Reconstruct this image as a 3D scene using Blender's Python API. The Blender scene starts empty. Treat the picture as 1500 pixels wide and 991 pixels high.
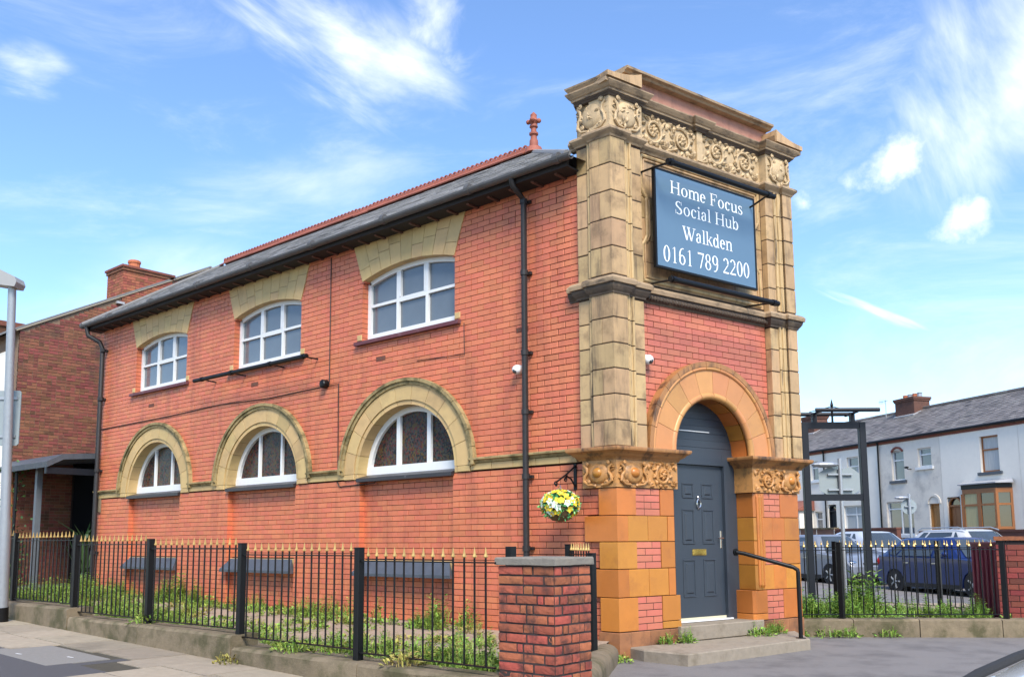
import bpy, bmesh, math, random
from mathutils import Vector, Matrix
random.seed(7)
scene = bpy.context.scene
col = scene.collection
rad = math.radians

# ------------------------------------------------------------------ camera
CAM = Vector((-9.19016, -6.27361, 1.40023))
RX = Vector((0.654813, -0.755764, -0.006408))      # image right
RY = Vector((-0.088441, -0.085043, 0.992444))      # image up
RZ = Vector((0.750599, 0.649299, 0.122528))        # view direction
cam = bpy.data.cameras.new('camera')
cam_o = bpy.data.objects.new('camera', cam)
col.objects.link(cam_o)
cam.sensor_fit = 'HORIZONTAL'
cam.sensor_width = 36.0
cam.lens = 36.0 * 1330 / 1500
cam.shift_y = 131.9 / 1500
cam.clip_start = 0.05
cam.clip_end = 5000
cam_o.matrix_world = Matrix(((RX.x, RY.x, -RZ.x, CAM.x), (RX.y, RY.y, -RZ.y, CAM.y),
                             (RX.z, RY.z, -RZ.z, CAM.z), (0, 0, 0, 1)))
scene.camera = cam_o
def ray(px, py):
    return RX * ((px - 750) / 1330) - RY * ((py - 627.37) / 1330) + RZ

# ------------------------------------------------------------------ light
SUN_AZ = math.atan2(-0.63, -0.777)      # direction towards the sun, clockwise from +Y
SUN_EL = rad(47)
sun_dir = Vector((math.sin(SUN_AZ) * math.cos(SUN_EL), math.cos(SUN_AZ) * math.cos(SUN_EL), math.sin(SUN_EL)))
sl = bpy.data.lights.new('sun', 'SUN')
sl.energy = 3.0
sl.angle = rad(24)
sl.color = (1.0, 0.94, 0.84)
so = bpy.data.objects.new('sun', sl)
col.objects.link(so)
so.rotation_euler = sun_dir.to_track_quat('Z', 'Y').to_euler()
so.location = (0, -20, 30)

world = bpy.data.worlds.new('World')
scene.world = world
world.use_nodes = True
wn, wl = world.node_tree.nodes, world.node_tree.links
wn.clear()
def N(t, **k):
    n = wn.new(t)
    for a, b in k.items():
        setattr(n, a, b)
    return n
w_out = N('ShaderNodeOutputWorld')
w_bg = N('ShaderNodeBackground')
w_bg.inputs['Strength'].default_value = 0.15
wl.new(w_bg.outputs[0], w_out.inputs[0])
sky = N('ShaderNodeTexSky', sky_type='NISHITA')
sky.sun_disc = False
sky.sun_elevation = SUN_EL
sky.sun_rotation = SUN_AZ
sky.altitude = 50
sky.air_density = 1.0
sky.dust_density = 0.3
sky.ozone_density = 2.0
tc = N('ShaderNodeTexCoord')
def wmath(op, a, b=None, clamp=False):
    n = N('ShaderNodeMath', operation=op)
    n.use_clamp = clamp
    for i, x in enumerate((a, b)):
        if x is None:
            continue
        if isinstance(x, (int, float)):
            n.inputs[i].default_value = x
        else:
            wl.new(x, n.inputs[i])
    return n.outputs[0]
def wdot(v):
    n = N('ShaderNodeVectorMath', operation='DOT_PRODUCT')
    wl.new(tc.outputs['Generated'], n.inputs[0])
    n.inputs[1].default_value = v
    return n.outputs['Value']
def wnoise(scale, detail, rough, stretch=(1, 1, 1), rot=(0, 0, 0), dist=0.0):
    m = N('ShaderNodeMapping')
    m.inputs['Scale'].default_value = stretch
    m.inputs['Rotation'].default_value = rot
    wl.new(tc.outputs['Generated'], m.inputs[0])
    t = N('ShaderNodeTexNoise')
    t.inputs['Scale'].default_value = scale
    t.inputs['Detail'].default_value = detail
    t.inputs['Roughness'].default_value = rough
    t.inputs['Distortion'].default_value = dist
    wl.new(m.outputs[0], t.inputs[0])
    return t.outputs[0]
n_fine = wnoise(7, 7, 0.62, dist=0.4)
n_puff = wnoise(16, 6, 0.6)
n_wisp = wnoise(3.0, 8, 0.66, (1.0, 1.0, 3.2), (0.5, 0.25, 0.2), 0.6)
def cloud_patch(p0, p1, width, noise, lo, hi, amount):
    # an elongated cloud between two directions of the sky; width is in degrees
    a, b = ray(*p0).normalized(), ray(*p1).normalized()
    c = (a + b).normalized()
    e1 = (b - a); L = e1.length / 2; e1 = (e1 - c * e1.dot(c)).normalized()
    e2 = c.cross(e1).normalized()
    x = wmath('DIVIDE', wdot(e1), L)
    y = wmath('DIVIDE', wdot(e2), math.sin(rad(width)))
    front = wmath('GREATER_THAN', wdot(c), 0.3)
    r2 = wmath('ADD', wmath('MULTIPLY', x, x), wmath('MULTIPLY', y, y))
    g = wmath('SUBTRACT', 1.0, wmath('SQRT', r2), True)
    g = wmath('MULTIPLY', g, front)
    if isinstance(noise, tuple):      # fibrous noise drawn out along the cloud
        cv = N('ShaderNodeCombineXYZ')
        wl.new(wmath('MULTIPLY', wdot(e1), noise[0]), cv.inputs[0]); wl.new(wmath('MULTIPLY', wdot(e2), noise[1]), cv.inputs[1])
        tn_ = N('ShaderNodeTexNoise')
        tn_.inputs['Scale'].default_value = 1.0; tn_.inputs['Detail'].default_value = 7; tn_.inputs['Roughness'].default_value = 0.58; tn_.inputs['Distortion'].default_value = 0.5
        wl.new(cv.outputs[0], tn_.inputs[0]); noise = tn_.outputs[0]
    noise = wmath('ADD', wmath('MULTIPLY', wmath('SUBTRACT', noise, 0.5), 2.0), 0.5)
    s = wmath('ADD', noise, wmath('MULTIPLY', g, 0.62))
    mr = N('ShaderNodeMapRange', interpolation_type='SMOOTHSTEP')
    mr.inputs['From Min'].default_value = lo
    mr.inputs['From Max'].default_value = hi
    wl.new(s, mr.inputs['Value'])
    gg = wmath('MULTIPLY', g, 3.0, True)
    return wmath('MULTIPLY', wmath('MULTIPLY', mr.outputs[0], gg), amount)
patches = [
    cloud_patch((280, -60), (730, 225), 4.0, (4, 13), 0.55, 1.45, 0.95),
    cloud_patch((540, 110), (730, 10), 4.0, (12, 18), 0.60, 1.5, 0.65),
    cloud_patch((1215, 285), (1440, 170), 2.2, n_puff, 0.62, 1.45, 0.95),
    cloud_patch((1340, 322), (1470, 312), 2.2, n_puff, 0.60, 1.45, 0.95),
    cloud_patch((1140, 300), (1215, 296), 1.3, n_puff, 0.60, 1.4, 0.9),
    cloud_patch((1180, 415), (1400, 505), 0.5, (6, 60), 0.50, 1.2, 0.6),
    cloud_patch((1390, -60), (1600, 330), 9.0, (4, 9), 0.42, 1.45, 0.9),
    cloud_patch((-100, 560), (480, 380), 5.0, (4, 12), 0.50, 1.7, 0.5),
    cloud_patch((150, 300), (760, 270), 3.2, (4, 14), 0.50, 1.6, 0.5),
    cloud_patch((-60, 80), (130, 125), 1.8, (8, 30), 0.50, 1.4, 0.5),
    cloud_patch((1120, 540), (1560, 470), 4.0, n_fine, 0.52, 1.6, 0.2),
]
tot = patches[0]
for pch in patches[1:]:
    tot = wmath('MAXIMUM', tot, pch)
mr = N('ShaderNodeMapRange', interpolation_type='SMOOTHSTEP')
mr.inputs['From Min'].default_value = 0.46
mr.inputs['From Max'].default_value = 0.82
wl.new(n_wisp, mr.inputs['Value'])
tot = wmath('MAXIMUM', tot, wmath('MULTIPLY', mr.outputs[0], 0.32))
tot = wmath('ADD', wmath('MULTIPLY', tot, 0.96), 0.04)
wm = N('ShaderNodeMix', data_type='RGBA')
wl.new(tot, wm.inputs['Factor'])
hsv = N('ShaderNodeHueSaturation')
hsv.inputs['Saturation'].default_value = 1.2
hsv.inputs['Hue'].default_value = 0.505
wl.new(sky.outputs[0], hsv.inputs['Color'])
wl.new(hsv.outputs[0], wm.inputs[6])
wm.inputs[7].default_value = (5.3, 5.45, 5.65, 1)
wl.new(wm.outputs[2], w_bg.inputs[0])

vs = scene.view_settings
vs.view_transform = 'Standard'
vs.look = 'None'
vs.exposure = 0.98
vs.gamma = 1.0
vs.use_curve_mapping = False
cy = scene.cycles
cy.use_denoising = True
cy.max_bounces = 4
cy.diffuse_bounces = 2
cy.glossy_bounces = 2
cy.use_adaptive_sampling = True
cy.adaptive_threshold = 0.02
cy.transmission_bounces = 4
cy.caustics_reflective = False
cy.caustics_refractive = False

# ------------------------------------------------------------------ materials
MATS = {}
def material(name, color, rough=0.7, vary=0.0, grain=0.0, grain_scale=30.0, bump=0.0, bump_scale=60.0,
             metallic=0.0, spec=0.5, stain=None, stain_amt=0.0, stain_scale=1.5, stain_lo=0.5, stain_hi=0.7,
             hue=0.0, coat=0.0, stretch=(1, 1, 1), sat=1.0, streak=None, streak_amt=0.0, streak_scale=1.0):
    if name in MATS:
        return MATS[name]
    m = bpy.data.materials.new(name)
    m.use_nodes = True
    nt = m.node_tree; nd = nt.nodes; lk = nt.links
    b = nd['Principled BSDF']
    b.inputs['Roughness'].default_value = rough
    b.inputs['Metallic'].default_value = metallic
    b.inputs['Specular IOR Level'].default_value = spec
    b.inputs['Coat Weight'].default_value = coat
    rgb = nd.new('ShaderNodeRGB'); rgb.outputs[0].default_value = (*color, 1)
    cur = rgb.outputs[0]
    tcn = nd.new('ShaderNodeNewGeometry')
    mp = nd.new('ShaderNodeMapping'); mp.inputs['Scale'].default_value = stretch
    lk.new(tcn.outputs['Position'], mp.inputs[0])
    def M(op, a, bb=0.0):
        n = nd.new('ShaderNodeMath'); n.operation = op
        for i, x in enumerate((a, bb)):
            if isinstance(x, (int, float)): n.inputs[i].default_value = x
            else: lk.new(x, n.inputs[i])
        return n.outputs[0]
    def noise(sc, det=4.0, ro=0.6):
        t = nd.new('ShaderNodeTexNoise')
        t.inputs['Scale'].default_value = sc; t.inputs['Detail'].default_value = det
        t.inputs['Roughness'].default_value = ro
        lk.new(mp.outputs[0], t.inputs[0]); return t.outputs[0]
    val = None
    if vary or hue:
        oi = nd.new('ShaderNodeObjectInfo')
        rnd = M('FRACT', M('ADD', M('MULTIPLY', oi.outputs['Random'], 7.31), tcn.outputs['Random Per Island']))
        rnd2 = M('FRACT', M('MULTIPLY', rnd, 37.7))
        val = M('ADD', 1.0 - vary, M('MULTIPLY', rnd, 2 * vary))
        # a few much darker pieces
        drk = M('MULTIPLY', M('GREATER_THAN', rnd2, 0.93), vary * 1.1)
        val = M('SUBTRACT', val, drk)
    if grain:
        g = M('ADD', 1.0 - grain, M('MULTIPLY', noise(grain_scale), 2 * grain))
        val = g if val is None else M('MULTIPLY', val, g)
    if val is not None:
        hs = nd.new('ShaderNodeHueSaturation')
        lk.new(cur, hs.inputs['Color']); lk.new(val, hs.inputs['Value'])
        hs.inputs['Saturation'].default_value = sat
        if hue:
            lk.new(M('ADD', 0.5 - hue, M('MULTIPLY', rnd2, 2 * hue)), hs.inputs['Hue'])
        cur = hs.outputs[0]
    if stain:
        mr_ = nd.new('ShaderNodeMapRange'); mr_.interpolation_type = 'SMOOTHSTEP'
        mr_.inputs['From Min'].default_value = stain_lo; mr_.inputs['From Max'].default_value = stain_hi
        lk.new(noise(stain_scale, 6.0, 0.65), mr_.inputs['Value'])
        mx = nd.new('ShaderNodeMix'); mx.data_type = 'RGBA'
        lk.new(M('MULTIPLY', mr_.outputs[0], stain_amt), mx.inputs['Factor'])
        lk.new(cur, mx.inputs[6]); mx.inputs[7].default_value = (*stain, 1)
        cur = mx.outputs[2]
    if streak:
        mp2 = nd.new('ShaderNodeMapping'); mp2.inputs['Scale'].default_value = (2.6 * streak_scale, 2.6 * streak_scale, 0.32 * streak_scale)
        lk.new(tcn.outputs['Position'], mp2.inputs[0])
        t2 = nd.new('ShaderNodeTexNoise'); t2.inputs['Scale'].default_value = 1.0; t2.inputs['Detail'].default_value = 7; t2.inputs['Roughness'].default_value = 0.7
        lk.new(mp2.outputs[0], t2.inputs[0])
        mr2 = nd.new('ShaderNodeMapRange'); mr2.interpolation_type = 'SMOOTHSTEP'
        mr2.inputs['From Min'].default_value = 0.47; mr2.inputs['From Max'].default_value = 0.70
        lk.new(t2.outputs[0], mr2.inputs['Value'])
        mx2 = nd.new('ShaderNodeMix'); mx2.data_type = 'RGBA'
        lk.new(M('MULTIPLY', mr2.outputs[0], streak_amt), mx2.inputs['Factor'])
        lk.new(cur, mx2.inputs[6]); mx2.inputs[7].default_value = (*streak, 1)
        cur = mx2.outputs[2]
    lk.new(cur, b.inputs['Base Color'])
    if bump:
        bp = nd.new('ShaderNodeBump'); bp.inputs['Strength'].default_value = bump
        bp.inputs['Distance'].default_value = 0.01
        lk.new(noise(bump_scale, 5.0), bp.inputs['Height']); lk.new(bp.outputs[0], b.inputs['Normal'])
    MATS[name] = m
    return m

SOOT = (0.035, 0.028, 0.022)
m_brick = material('facing_brick', (0.595, 0.170, 0.080), 0.5, 0.075, 0.08, 14, 0.25, 90, hue=0.006, stain=(0.34, 0.09, 0.05), stain_amt=0.45, stain_scale=0.9, stain_lo=0.52, stain_hi=0.78, streak=(0.22, 0.065, 0.040), streak_amt=0.40)
m_brick_b = material('pink_brick', (0.53, 0.158, 0.096), 0.5, 0.07, 0.08, 14, 0.25, 90, hue=0.006, stain=(0.26, 0.07, 0.05), stain_amt=0.4, stain_scale=1.4, stain_lo=0.52, stain_hi=0.78)
m_mortar = material('dark_mortar', (0.075, 0.030, 0.020), 0.9, grain=0.3, grain_scale=40)
m_pier_mortar = material('black_mortar', (0.040, 0.028, 0.026), 0.95, grain=0.3, grain_scale=40, bump=0.5)
m_pier_brick = material('pier_brick', (0.36, 0.095, 0.045), 0.75, 0.24, 0.30, 26, 0.5, 60, hue=0.015, stain=(0.05, 0.024, 0.02), stain_amt=0.85, stain_scale=5.0, stain_lo=0.45, stain_hi=0.70)
m_old_brick = material('old_brick', (0.205, 0.068, 0.040), 0.85, 0.26, 0.3, 12, 0.4, 40, hue=0.02, stain=(0.06, 0.035, 0.028), stain_amt=0.6, stain_scale=1.2)
m_old_mortar = material('old_mortar', (0.21, 0.135, 0.085), 0.9, grain=0.35, grain_scale=14)
m_buff = material('buff_stone', (0.46, 0.300, 0.148), 0.55, 0.13, 0.16, 9, 0.3, 60, hue=0.010, stain=(0.17, 0.105, 0.05), stain_amt=0.7, stain_scale=3.2, stain_lo=0.47, stain_hi=0.70, streak=(0.060, 0.042, 0.026), streak_amt=0.62, streak_scale=2.4)
m_yellow = material('yellow_stone', (0.53, 0.362, 0.155), 0.6, 0.08, 0.12, 9, 0.2, 70, hue=0.006, stain=(0.24, 0.16, 0.075), stain_amt=0.5, stain_scale=2.2, stain_lo=0.5, stain_hi=0.78)
m_amber = material('amber_terracotta', (0.47, 0.170, 0.031), 0.34, 0.17, 0.14, 5, 0.12, 60, hue=0.012, stain=(0.30, 0.10, 0.028), stain_amt=0.6, stain_scale=3.0, stain_lo=0.48, stain_hi=0.75)
m_peach = material('peach_terracotta', (0.54, 0.245, 0.085), 0.42, 0.08, 0.12, 5, 0.12, 60, hue=0.010, stain=(0.33, 0.14, 0.05), stain_amt=0.5, stain_scale=3.0, stain_lo=0.5, stain_hi=0.76)
m_carve = material('carved_buff', (0.50, 0.36, 0.20), 0.65, 0.05, 0.2, 20, 0.3, 60, stain=(0.10, 0.07, 0.045), stain_amt=0.6, stain_scale=7.0, stain_lo=0.50, stain_hi=0.75)
m_carve_amber = material('carved_amber', (0.47, 0.225, 0.07), 0.5, 0.05, 0.2, 20, 0.3, 60, stain=(0.10, 0.065, 0.035), stain_amt=0.7, stain_scale=8.0, stain_lo=0.48, stain_hi=0.7)
m_cornice = material('weathered_cornice', (0.36, 0.25, 0.145), 0.7, 0.05, 0.25, 12, 0.3, 60, stain=SOOT, stain_amt=0.9, stain_scale=3.2, stain_lo=0.45, stain_hi=0.72, stretch=(1, 1, 2.5))
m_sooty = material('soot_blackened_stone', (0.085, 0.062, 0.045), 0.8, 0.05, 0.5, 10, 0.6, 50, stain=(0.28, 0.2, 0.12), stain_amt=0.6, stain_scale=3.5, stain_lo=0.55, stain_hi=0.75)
m_impost = material('brown_impost', (0.36, 0.165, 0.055), 0.45, 0.05, 0.25, 10, 0.2, 60, stain=(0.04, 0.024, 0.016), stain_amt=0.9, stain_scale=3.0, stain_lo=0.47, stain_hi=0.66, stretch=(1.6, 1.6, 0.6))
m_mossy = material('mossy_string', (0.34, 0.25, 0.11), 0.8, 0.06, 0.4, 20, 0.4, 50, stain=(0.08, 0.07, 0.025), stain_amt=0.9, stain_scale=3.5, stain_lo=0.42, stain_hi=0.66)
m_reed = material('streaked_reeding', (0.50, 0.345, 0.165), 0.6, 0.08, 0.2, 12, 0.2, 60, stain=(0.05, 0.035, 0.022), stain_amt=0.85, stain_scale=1.0, stain_lo=0.50, stain_hi=0.66, stretch=(14, 14, 1.4))
m_joint = material('stone_joint', (0.045, 0.028, 0.018), 0.9, grain=0.4, grain_scale=12)
m_white = material('white_paint', (0.74, 0.74, 0.72), 0.45, grain=0.05, grain_scale=8)
m_black = material('black_iron', (0.0045, 0.0045, 0.005), 0.42, spec=0.3, grain=0.2, grain_scale=60, bump=0.1)
m_pipe = material('cast_iron_pipe', (0.024, 0.022, 0.022), 0.5, spec=0.35, grain=0.3, grain_scale=20, bump=0.2)
m_gold = material('gold_paint', (0.50, 0.32, 0.10), 0.35, 0.12, metallic=0.35)
m_navy = material('navy_door_paint', (0.034, 0.044, 0.058), 0.42, grain=0.06, grain_scale=25, bump=0.15, bump_scale=120, stretch=(1, 1, 0.15))
m_brass = material('brass', (0.55, 0.38, 0.10), 0.25, metallic=0.9)
m_chrome = material('chrome', (0.6, 0.6, 0.6), 0.2, metallic=1.0)
m_purple = material('maroon_paint', (0.115, 0.030, 0.036), 0.55, grain=0.2, grain_scale=12, stain=(0.30, 0.22, 0.2), stain_amt=0.35, stain_scale=6)
m_sill = material('black_sill_paint', (0.028, 0.024, 0.027), 0.4, grain=0.2, grain_scale=12, stain=(0.45, 0.45, 0.45), stain_amt=0.5, stain_scale=8, stain_lo=0.64, stain_hi=0.7)
m_felt = material('roofing_felt', (0.065, 0.075, 0.09), 0.5, grain=0.3, grain_scale=6, bump=0.8, bump_scale=9)
m_gutter = material('weathered_gutter', (0.085, 0.082, 0.08), 0.55, grain=0.35, grain_scale=8, bump=0.2)
m_slate = material('slate', (0.22, 0.21, 0.20), 0.6, 0.3, 0.2, 14, 0.3, 40, stain=(0.25, 0.23, 0.17), stain_amt=0.3, stain_scale=2)
m_slate2 = material('purple_slate', (0.150, 0.132, 0.122), 0.65, 0.32, 0.2, 8, 0.3, 30, stain=(0.26, 0.25, 0.22), stain_amt=0.5, stain_scale=0.8)
m_ridge = material('terracotta_ridge', (0.30, 0.090, 0.055), 0.7, 0.12, 0.2, 12, 0.2)
m_stone = material('kerb_stone', (0.185, 0.142, 0.088), 0.9, 0.10, 0.35, 10, 0.6, 40, stain=(0.060, 0.056, 0.020), stain_amt=0.85, stain_scale=2.6, stain_lo=0.42, stain_hi=0.66)
m_step = material('step_stone', (0.265, 0.22, 0.165), 0.9, 0.08, 0.25, 14, 0.5, 50, stain=(0.13, 0.10, 0.06), stain_amt=0.6, stain_scale=4.0, stain_lo=0.48, stain_hi=0.75)
m_flag = material('flagstone', (0.285, 0.235, 0.170), 0.9, 0.20, 0.25, 9, 0.4, 60, hue=0.006, stain=(0.15, 0.125, 0.09), stain_amt=0.7, stain_scale=1.3)
m_flagjoint = material('flag_joint', (0.06, 0.05, 0.032), 0.95, grain=0.4, grain_scale=9, bump=0.5)
m_tarmac = material('tarmac', (0.185, 0.170, 0.160), 0.9, grain=0.34, grain_scale=70, bump=0.6, bump_scale=160, stain=(0.115, 0.105, 0.100), stain_amt=0.85, stain_scale=1.6, stain_lo=0.42, stain_hi=0.7)
m_patch = material('dark_tarmac_patch', (0.075, 0.070, 0.072), 0.9, grain=0.35, grain_scale=90, bump=0.7, bump_scale=170)
m_concrete = material('concrete_cover', (0.20, 0.185, 0.165), 0.9, grain=0.2, grain_scale=30, bump=0.4)
m_soil = material('yard_gravel', (0.33, 0.245, 0.175), 0.95, grain=0.35, grain_scale=18, bump=0.8, bump_scale=60, stain=(0.15, 0.12, 0.08), stain_amt=0.6, stain_scale=1.6)
m_render = material('white_render', (0.86, 0.79, 0.68), 0.85, grain=0.05, grain_scale=6, stain=(0.50, 0.47, 0.44), stain_amt=0.35, stain_scale=0.8, stain_lo=0.5, stain_hi=0.8)
m_render2 = material('stained_render', (0.74, 0.67, 0.57), 0.85, grain=0.08, grain_scale=5, stain=(0.33, 0.30, 0.27), stain_amt=0.6, stain_scale=0.9, stain_lo=0.48, stain_hi=0.72)
m_timber = material('brown_timber', (0.30, 0.105, 0.025), 0.45, grain=0.2, grain_scale=10, stretch=(4, 4, 0.6))
m_galv = material('galvanised_steel', (0.36, 0.38, 0.40), 0.45, metallic=0.5, grain=0.12, grain_scale=14)
m_signback = material('sign_back_grey', (0.25, 0.29, 0.30), 0.5, grain=0.08, grain_scale=4)
m_darkmetal = material('dark_steel', (0.009, 0.011, 0.016), 0.5, spec=0.3, grain=0.2, grain_scale=8)
m_lead = material('lead_flashing', (0.36, 0.36, 0.37), 0.6, grain=0.15, grain_scale=10)
m_pot = material('clay_pot', (0.45, 0.14, 0.06), 0.8, grain=0.2)
m_maroon = material('maroon_sheet', (0.20, 0.030, 0.045), 0.5, grain=0.12, grain_scale=6)
m_tyre = material('tyre_rubber', (0.018, 0.018, 0.019), 0.8)
m_plastic_w = material('white_plastic', (0.78, 0.78, 0.77), 0.4)
m_letter = material('sign_lettering', (0.86, 0.88, 0.90), 0.5)
m_signblue = material('sign_face_blue', (0.110, 0.185, 0.262), 0.22, grain=0.06, grain_scale=2)
m_leafy = material('leaf_green', (0.20, 0.33, 0.045), 0.6, 0.35, hue=0.03)
m_weed = material('weed_green', (0.21, 0.31, 0.045), 0.65, 0.38, hue=0.035)
m_weed2 = material('dry_weed', (0.30, 0.26, 0.06), 0.7, 0.3, hue=0.03)
m_petal_y = material('yellow_petal', (0.80, 0.55, 0.03), 0.6, 0.2)
m_petal_w = material('white_petal', (0.75, 0.80, 0.72), 0.6, 0.1)
m_curtain = material('net_curtain', (0.50, 0.50, 0.47), 0.8, grain=0.35, grain_scale=6, stretch=(6, 6, 0.3))
m_blind = material('cream_blind', (0.48, 0.42, 0.22), 0.8, grain=0.25, grain_scale=7, stretch=(5, 5, 0.1))

def glass_mat(name, color, rough=0.06, grain=0.25, gs=1.5):
    m = material(name, color, rough, grain=grain, grain_scale=gs, spec=0.6, coat=0.6, bump=0.06, bump_scale=2.5)
    m.node_tree.nodes['Principled BSDF'].inputs['Coat Roughness'].default_value = 0.03
    return m
m_glass = glass_mat('window_glass', (0.115, 0.135, 0.15))
m_glass_d = glass_mat('dark_glass', (0.03, 0.033, 0.036))
m_carglass = glass_mat('car_glass', (0.045, 0.055, 0.06))
def stained_glass():
    m = material('stained_glass', (0.03, 0.02, 0.02), 0.2, spec=0.15)
    nt = m.node_tree; nd = nt.nodes; lk = nt.links
    g = nd.new('ShaderNodeNewGeometry')
    v = nd.new('ShaderNodeTexVoronoi'); v.inputs['Scale'].default_value = 34
    lk.new(g.outputs['Position'], v.inputs['Vector'])
    n2 = nd.new('ShaderNodeTexNoise'); n2.inputs['Scale'].default_value = 5; n2.inputs['Detail'].default_value = 5
    lk.new(g.outputs['Position'], n2.inputs['Vector'])
    cr = nd.new('ShaderNodeValToRGB')
    els = [(0.30, (0.010, 0.014, 0.018)), (0.45, (0.03, 0.028, 0.022)), (0.55, (0.11, 0.022, 0.016)), (0.66, (0.035, 0.045, 0.05)), (0.80, (0.085, 0.055, 0.018))]
    cr.color_ramp.elements[0].position = els[0][0]; cr.color_ramp.elements[0].color = (*els[0][1], 1)
    cr.color_ramp.elements[1].position = els[-1][0]; cr.color_ramp.elements[1].color = (*els[-1][1], 1)
    for p, c in els[1:-1]:
        e = cr.color_ramp.elements.new(p); e.color = (*c, 1)
    sp = nd.new('ShaderNodeSeparateColor'); lk.new(v.outputs['Color'], sp.inputs[0])
    a = nd.new('ShaderNodeMath'); a.operation = 'MULTIPLY_ADD'; lk.new(sp.outputs[0], a.inputs[0]); a.inputs[1].default_value = 0.5
    b2 = nd.new('ShaderNodeMath'); b2.operation = 'MULTIPLY'; lk.new(n2.outputs[0], b2.inputs[0]); b2.inputs[1].default_value = 0.62
    lk.new(b2.outputs[0], a.inputs[2]); lk.new(a.outputs[0], cr.inputs[0])
    lk.new(cr.outputs[0], nd['Principled BSDF'].inputs['Base Color'])
    return m
m_stained = stained_glass()
def paint(name, c):
    return material(name, c, 0.35, coat=0.35, spec=0.4)

# ------------------------------------------------------------------ mesh helpers
class Frame:
    """plan frame of a wall: s runs along the wall, d outwards from it, z up"""
    def __init__(self, o, sd, od):
        self.o = Vector((o[0], o[1], o[2] if len(o) > 2 else 0)); self.s = Vector((sd[0], sd[1], 0)); self.d = Vector((od[0], od[1], 0))
    def p(self, s, d, z):
        return self.o + self.s * s + self.d * d + Vector((0, 0, z))
    def mat(self):
        return Matrix(((self.s.x, self.d.x, 0, 0), (self.s.y, self.d.y, 0, 0), (0, 0, 1, 0), (0, 0, 0, 1)))
DB = Vector((0.974285, -0.225319, 0)); NB = Vector((0.225319, 0.974285, 0))
FA = Frame((0, 0), (0, 1), (-1, 0))
FB = Frame((0, 0), DB, -NB)
W0 = Frame((0, 0), (1, 0), (0, 1))

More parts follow.
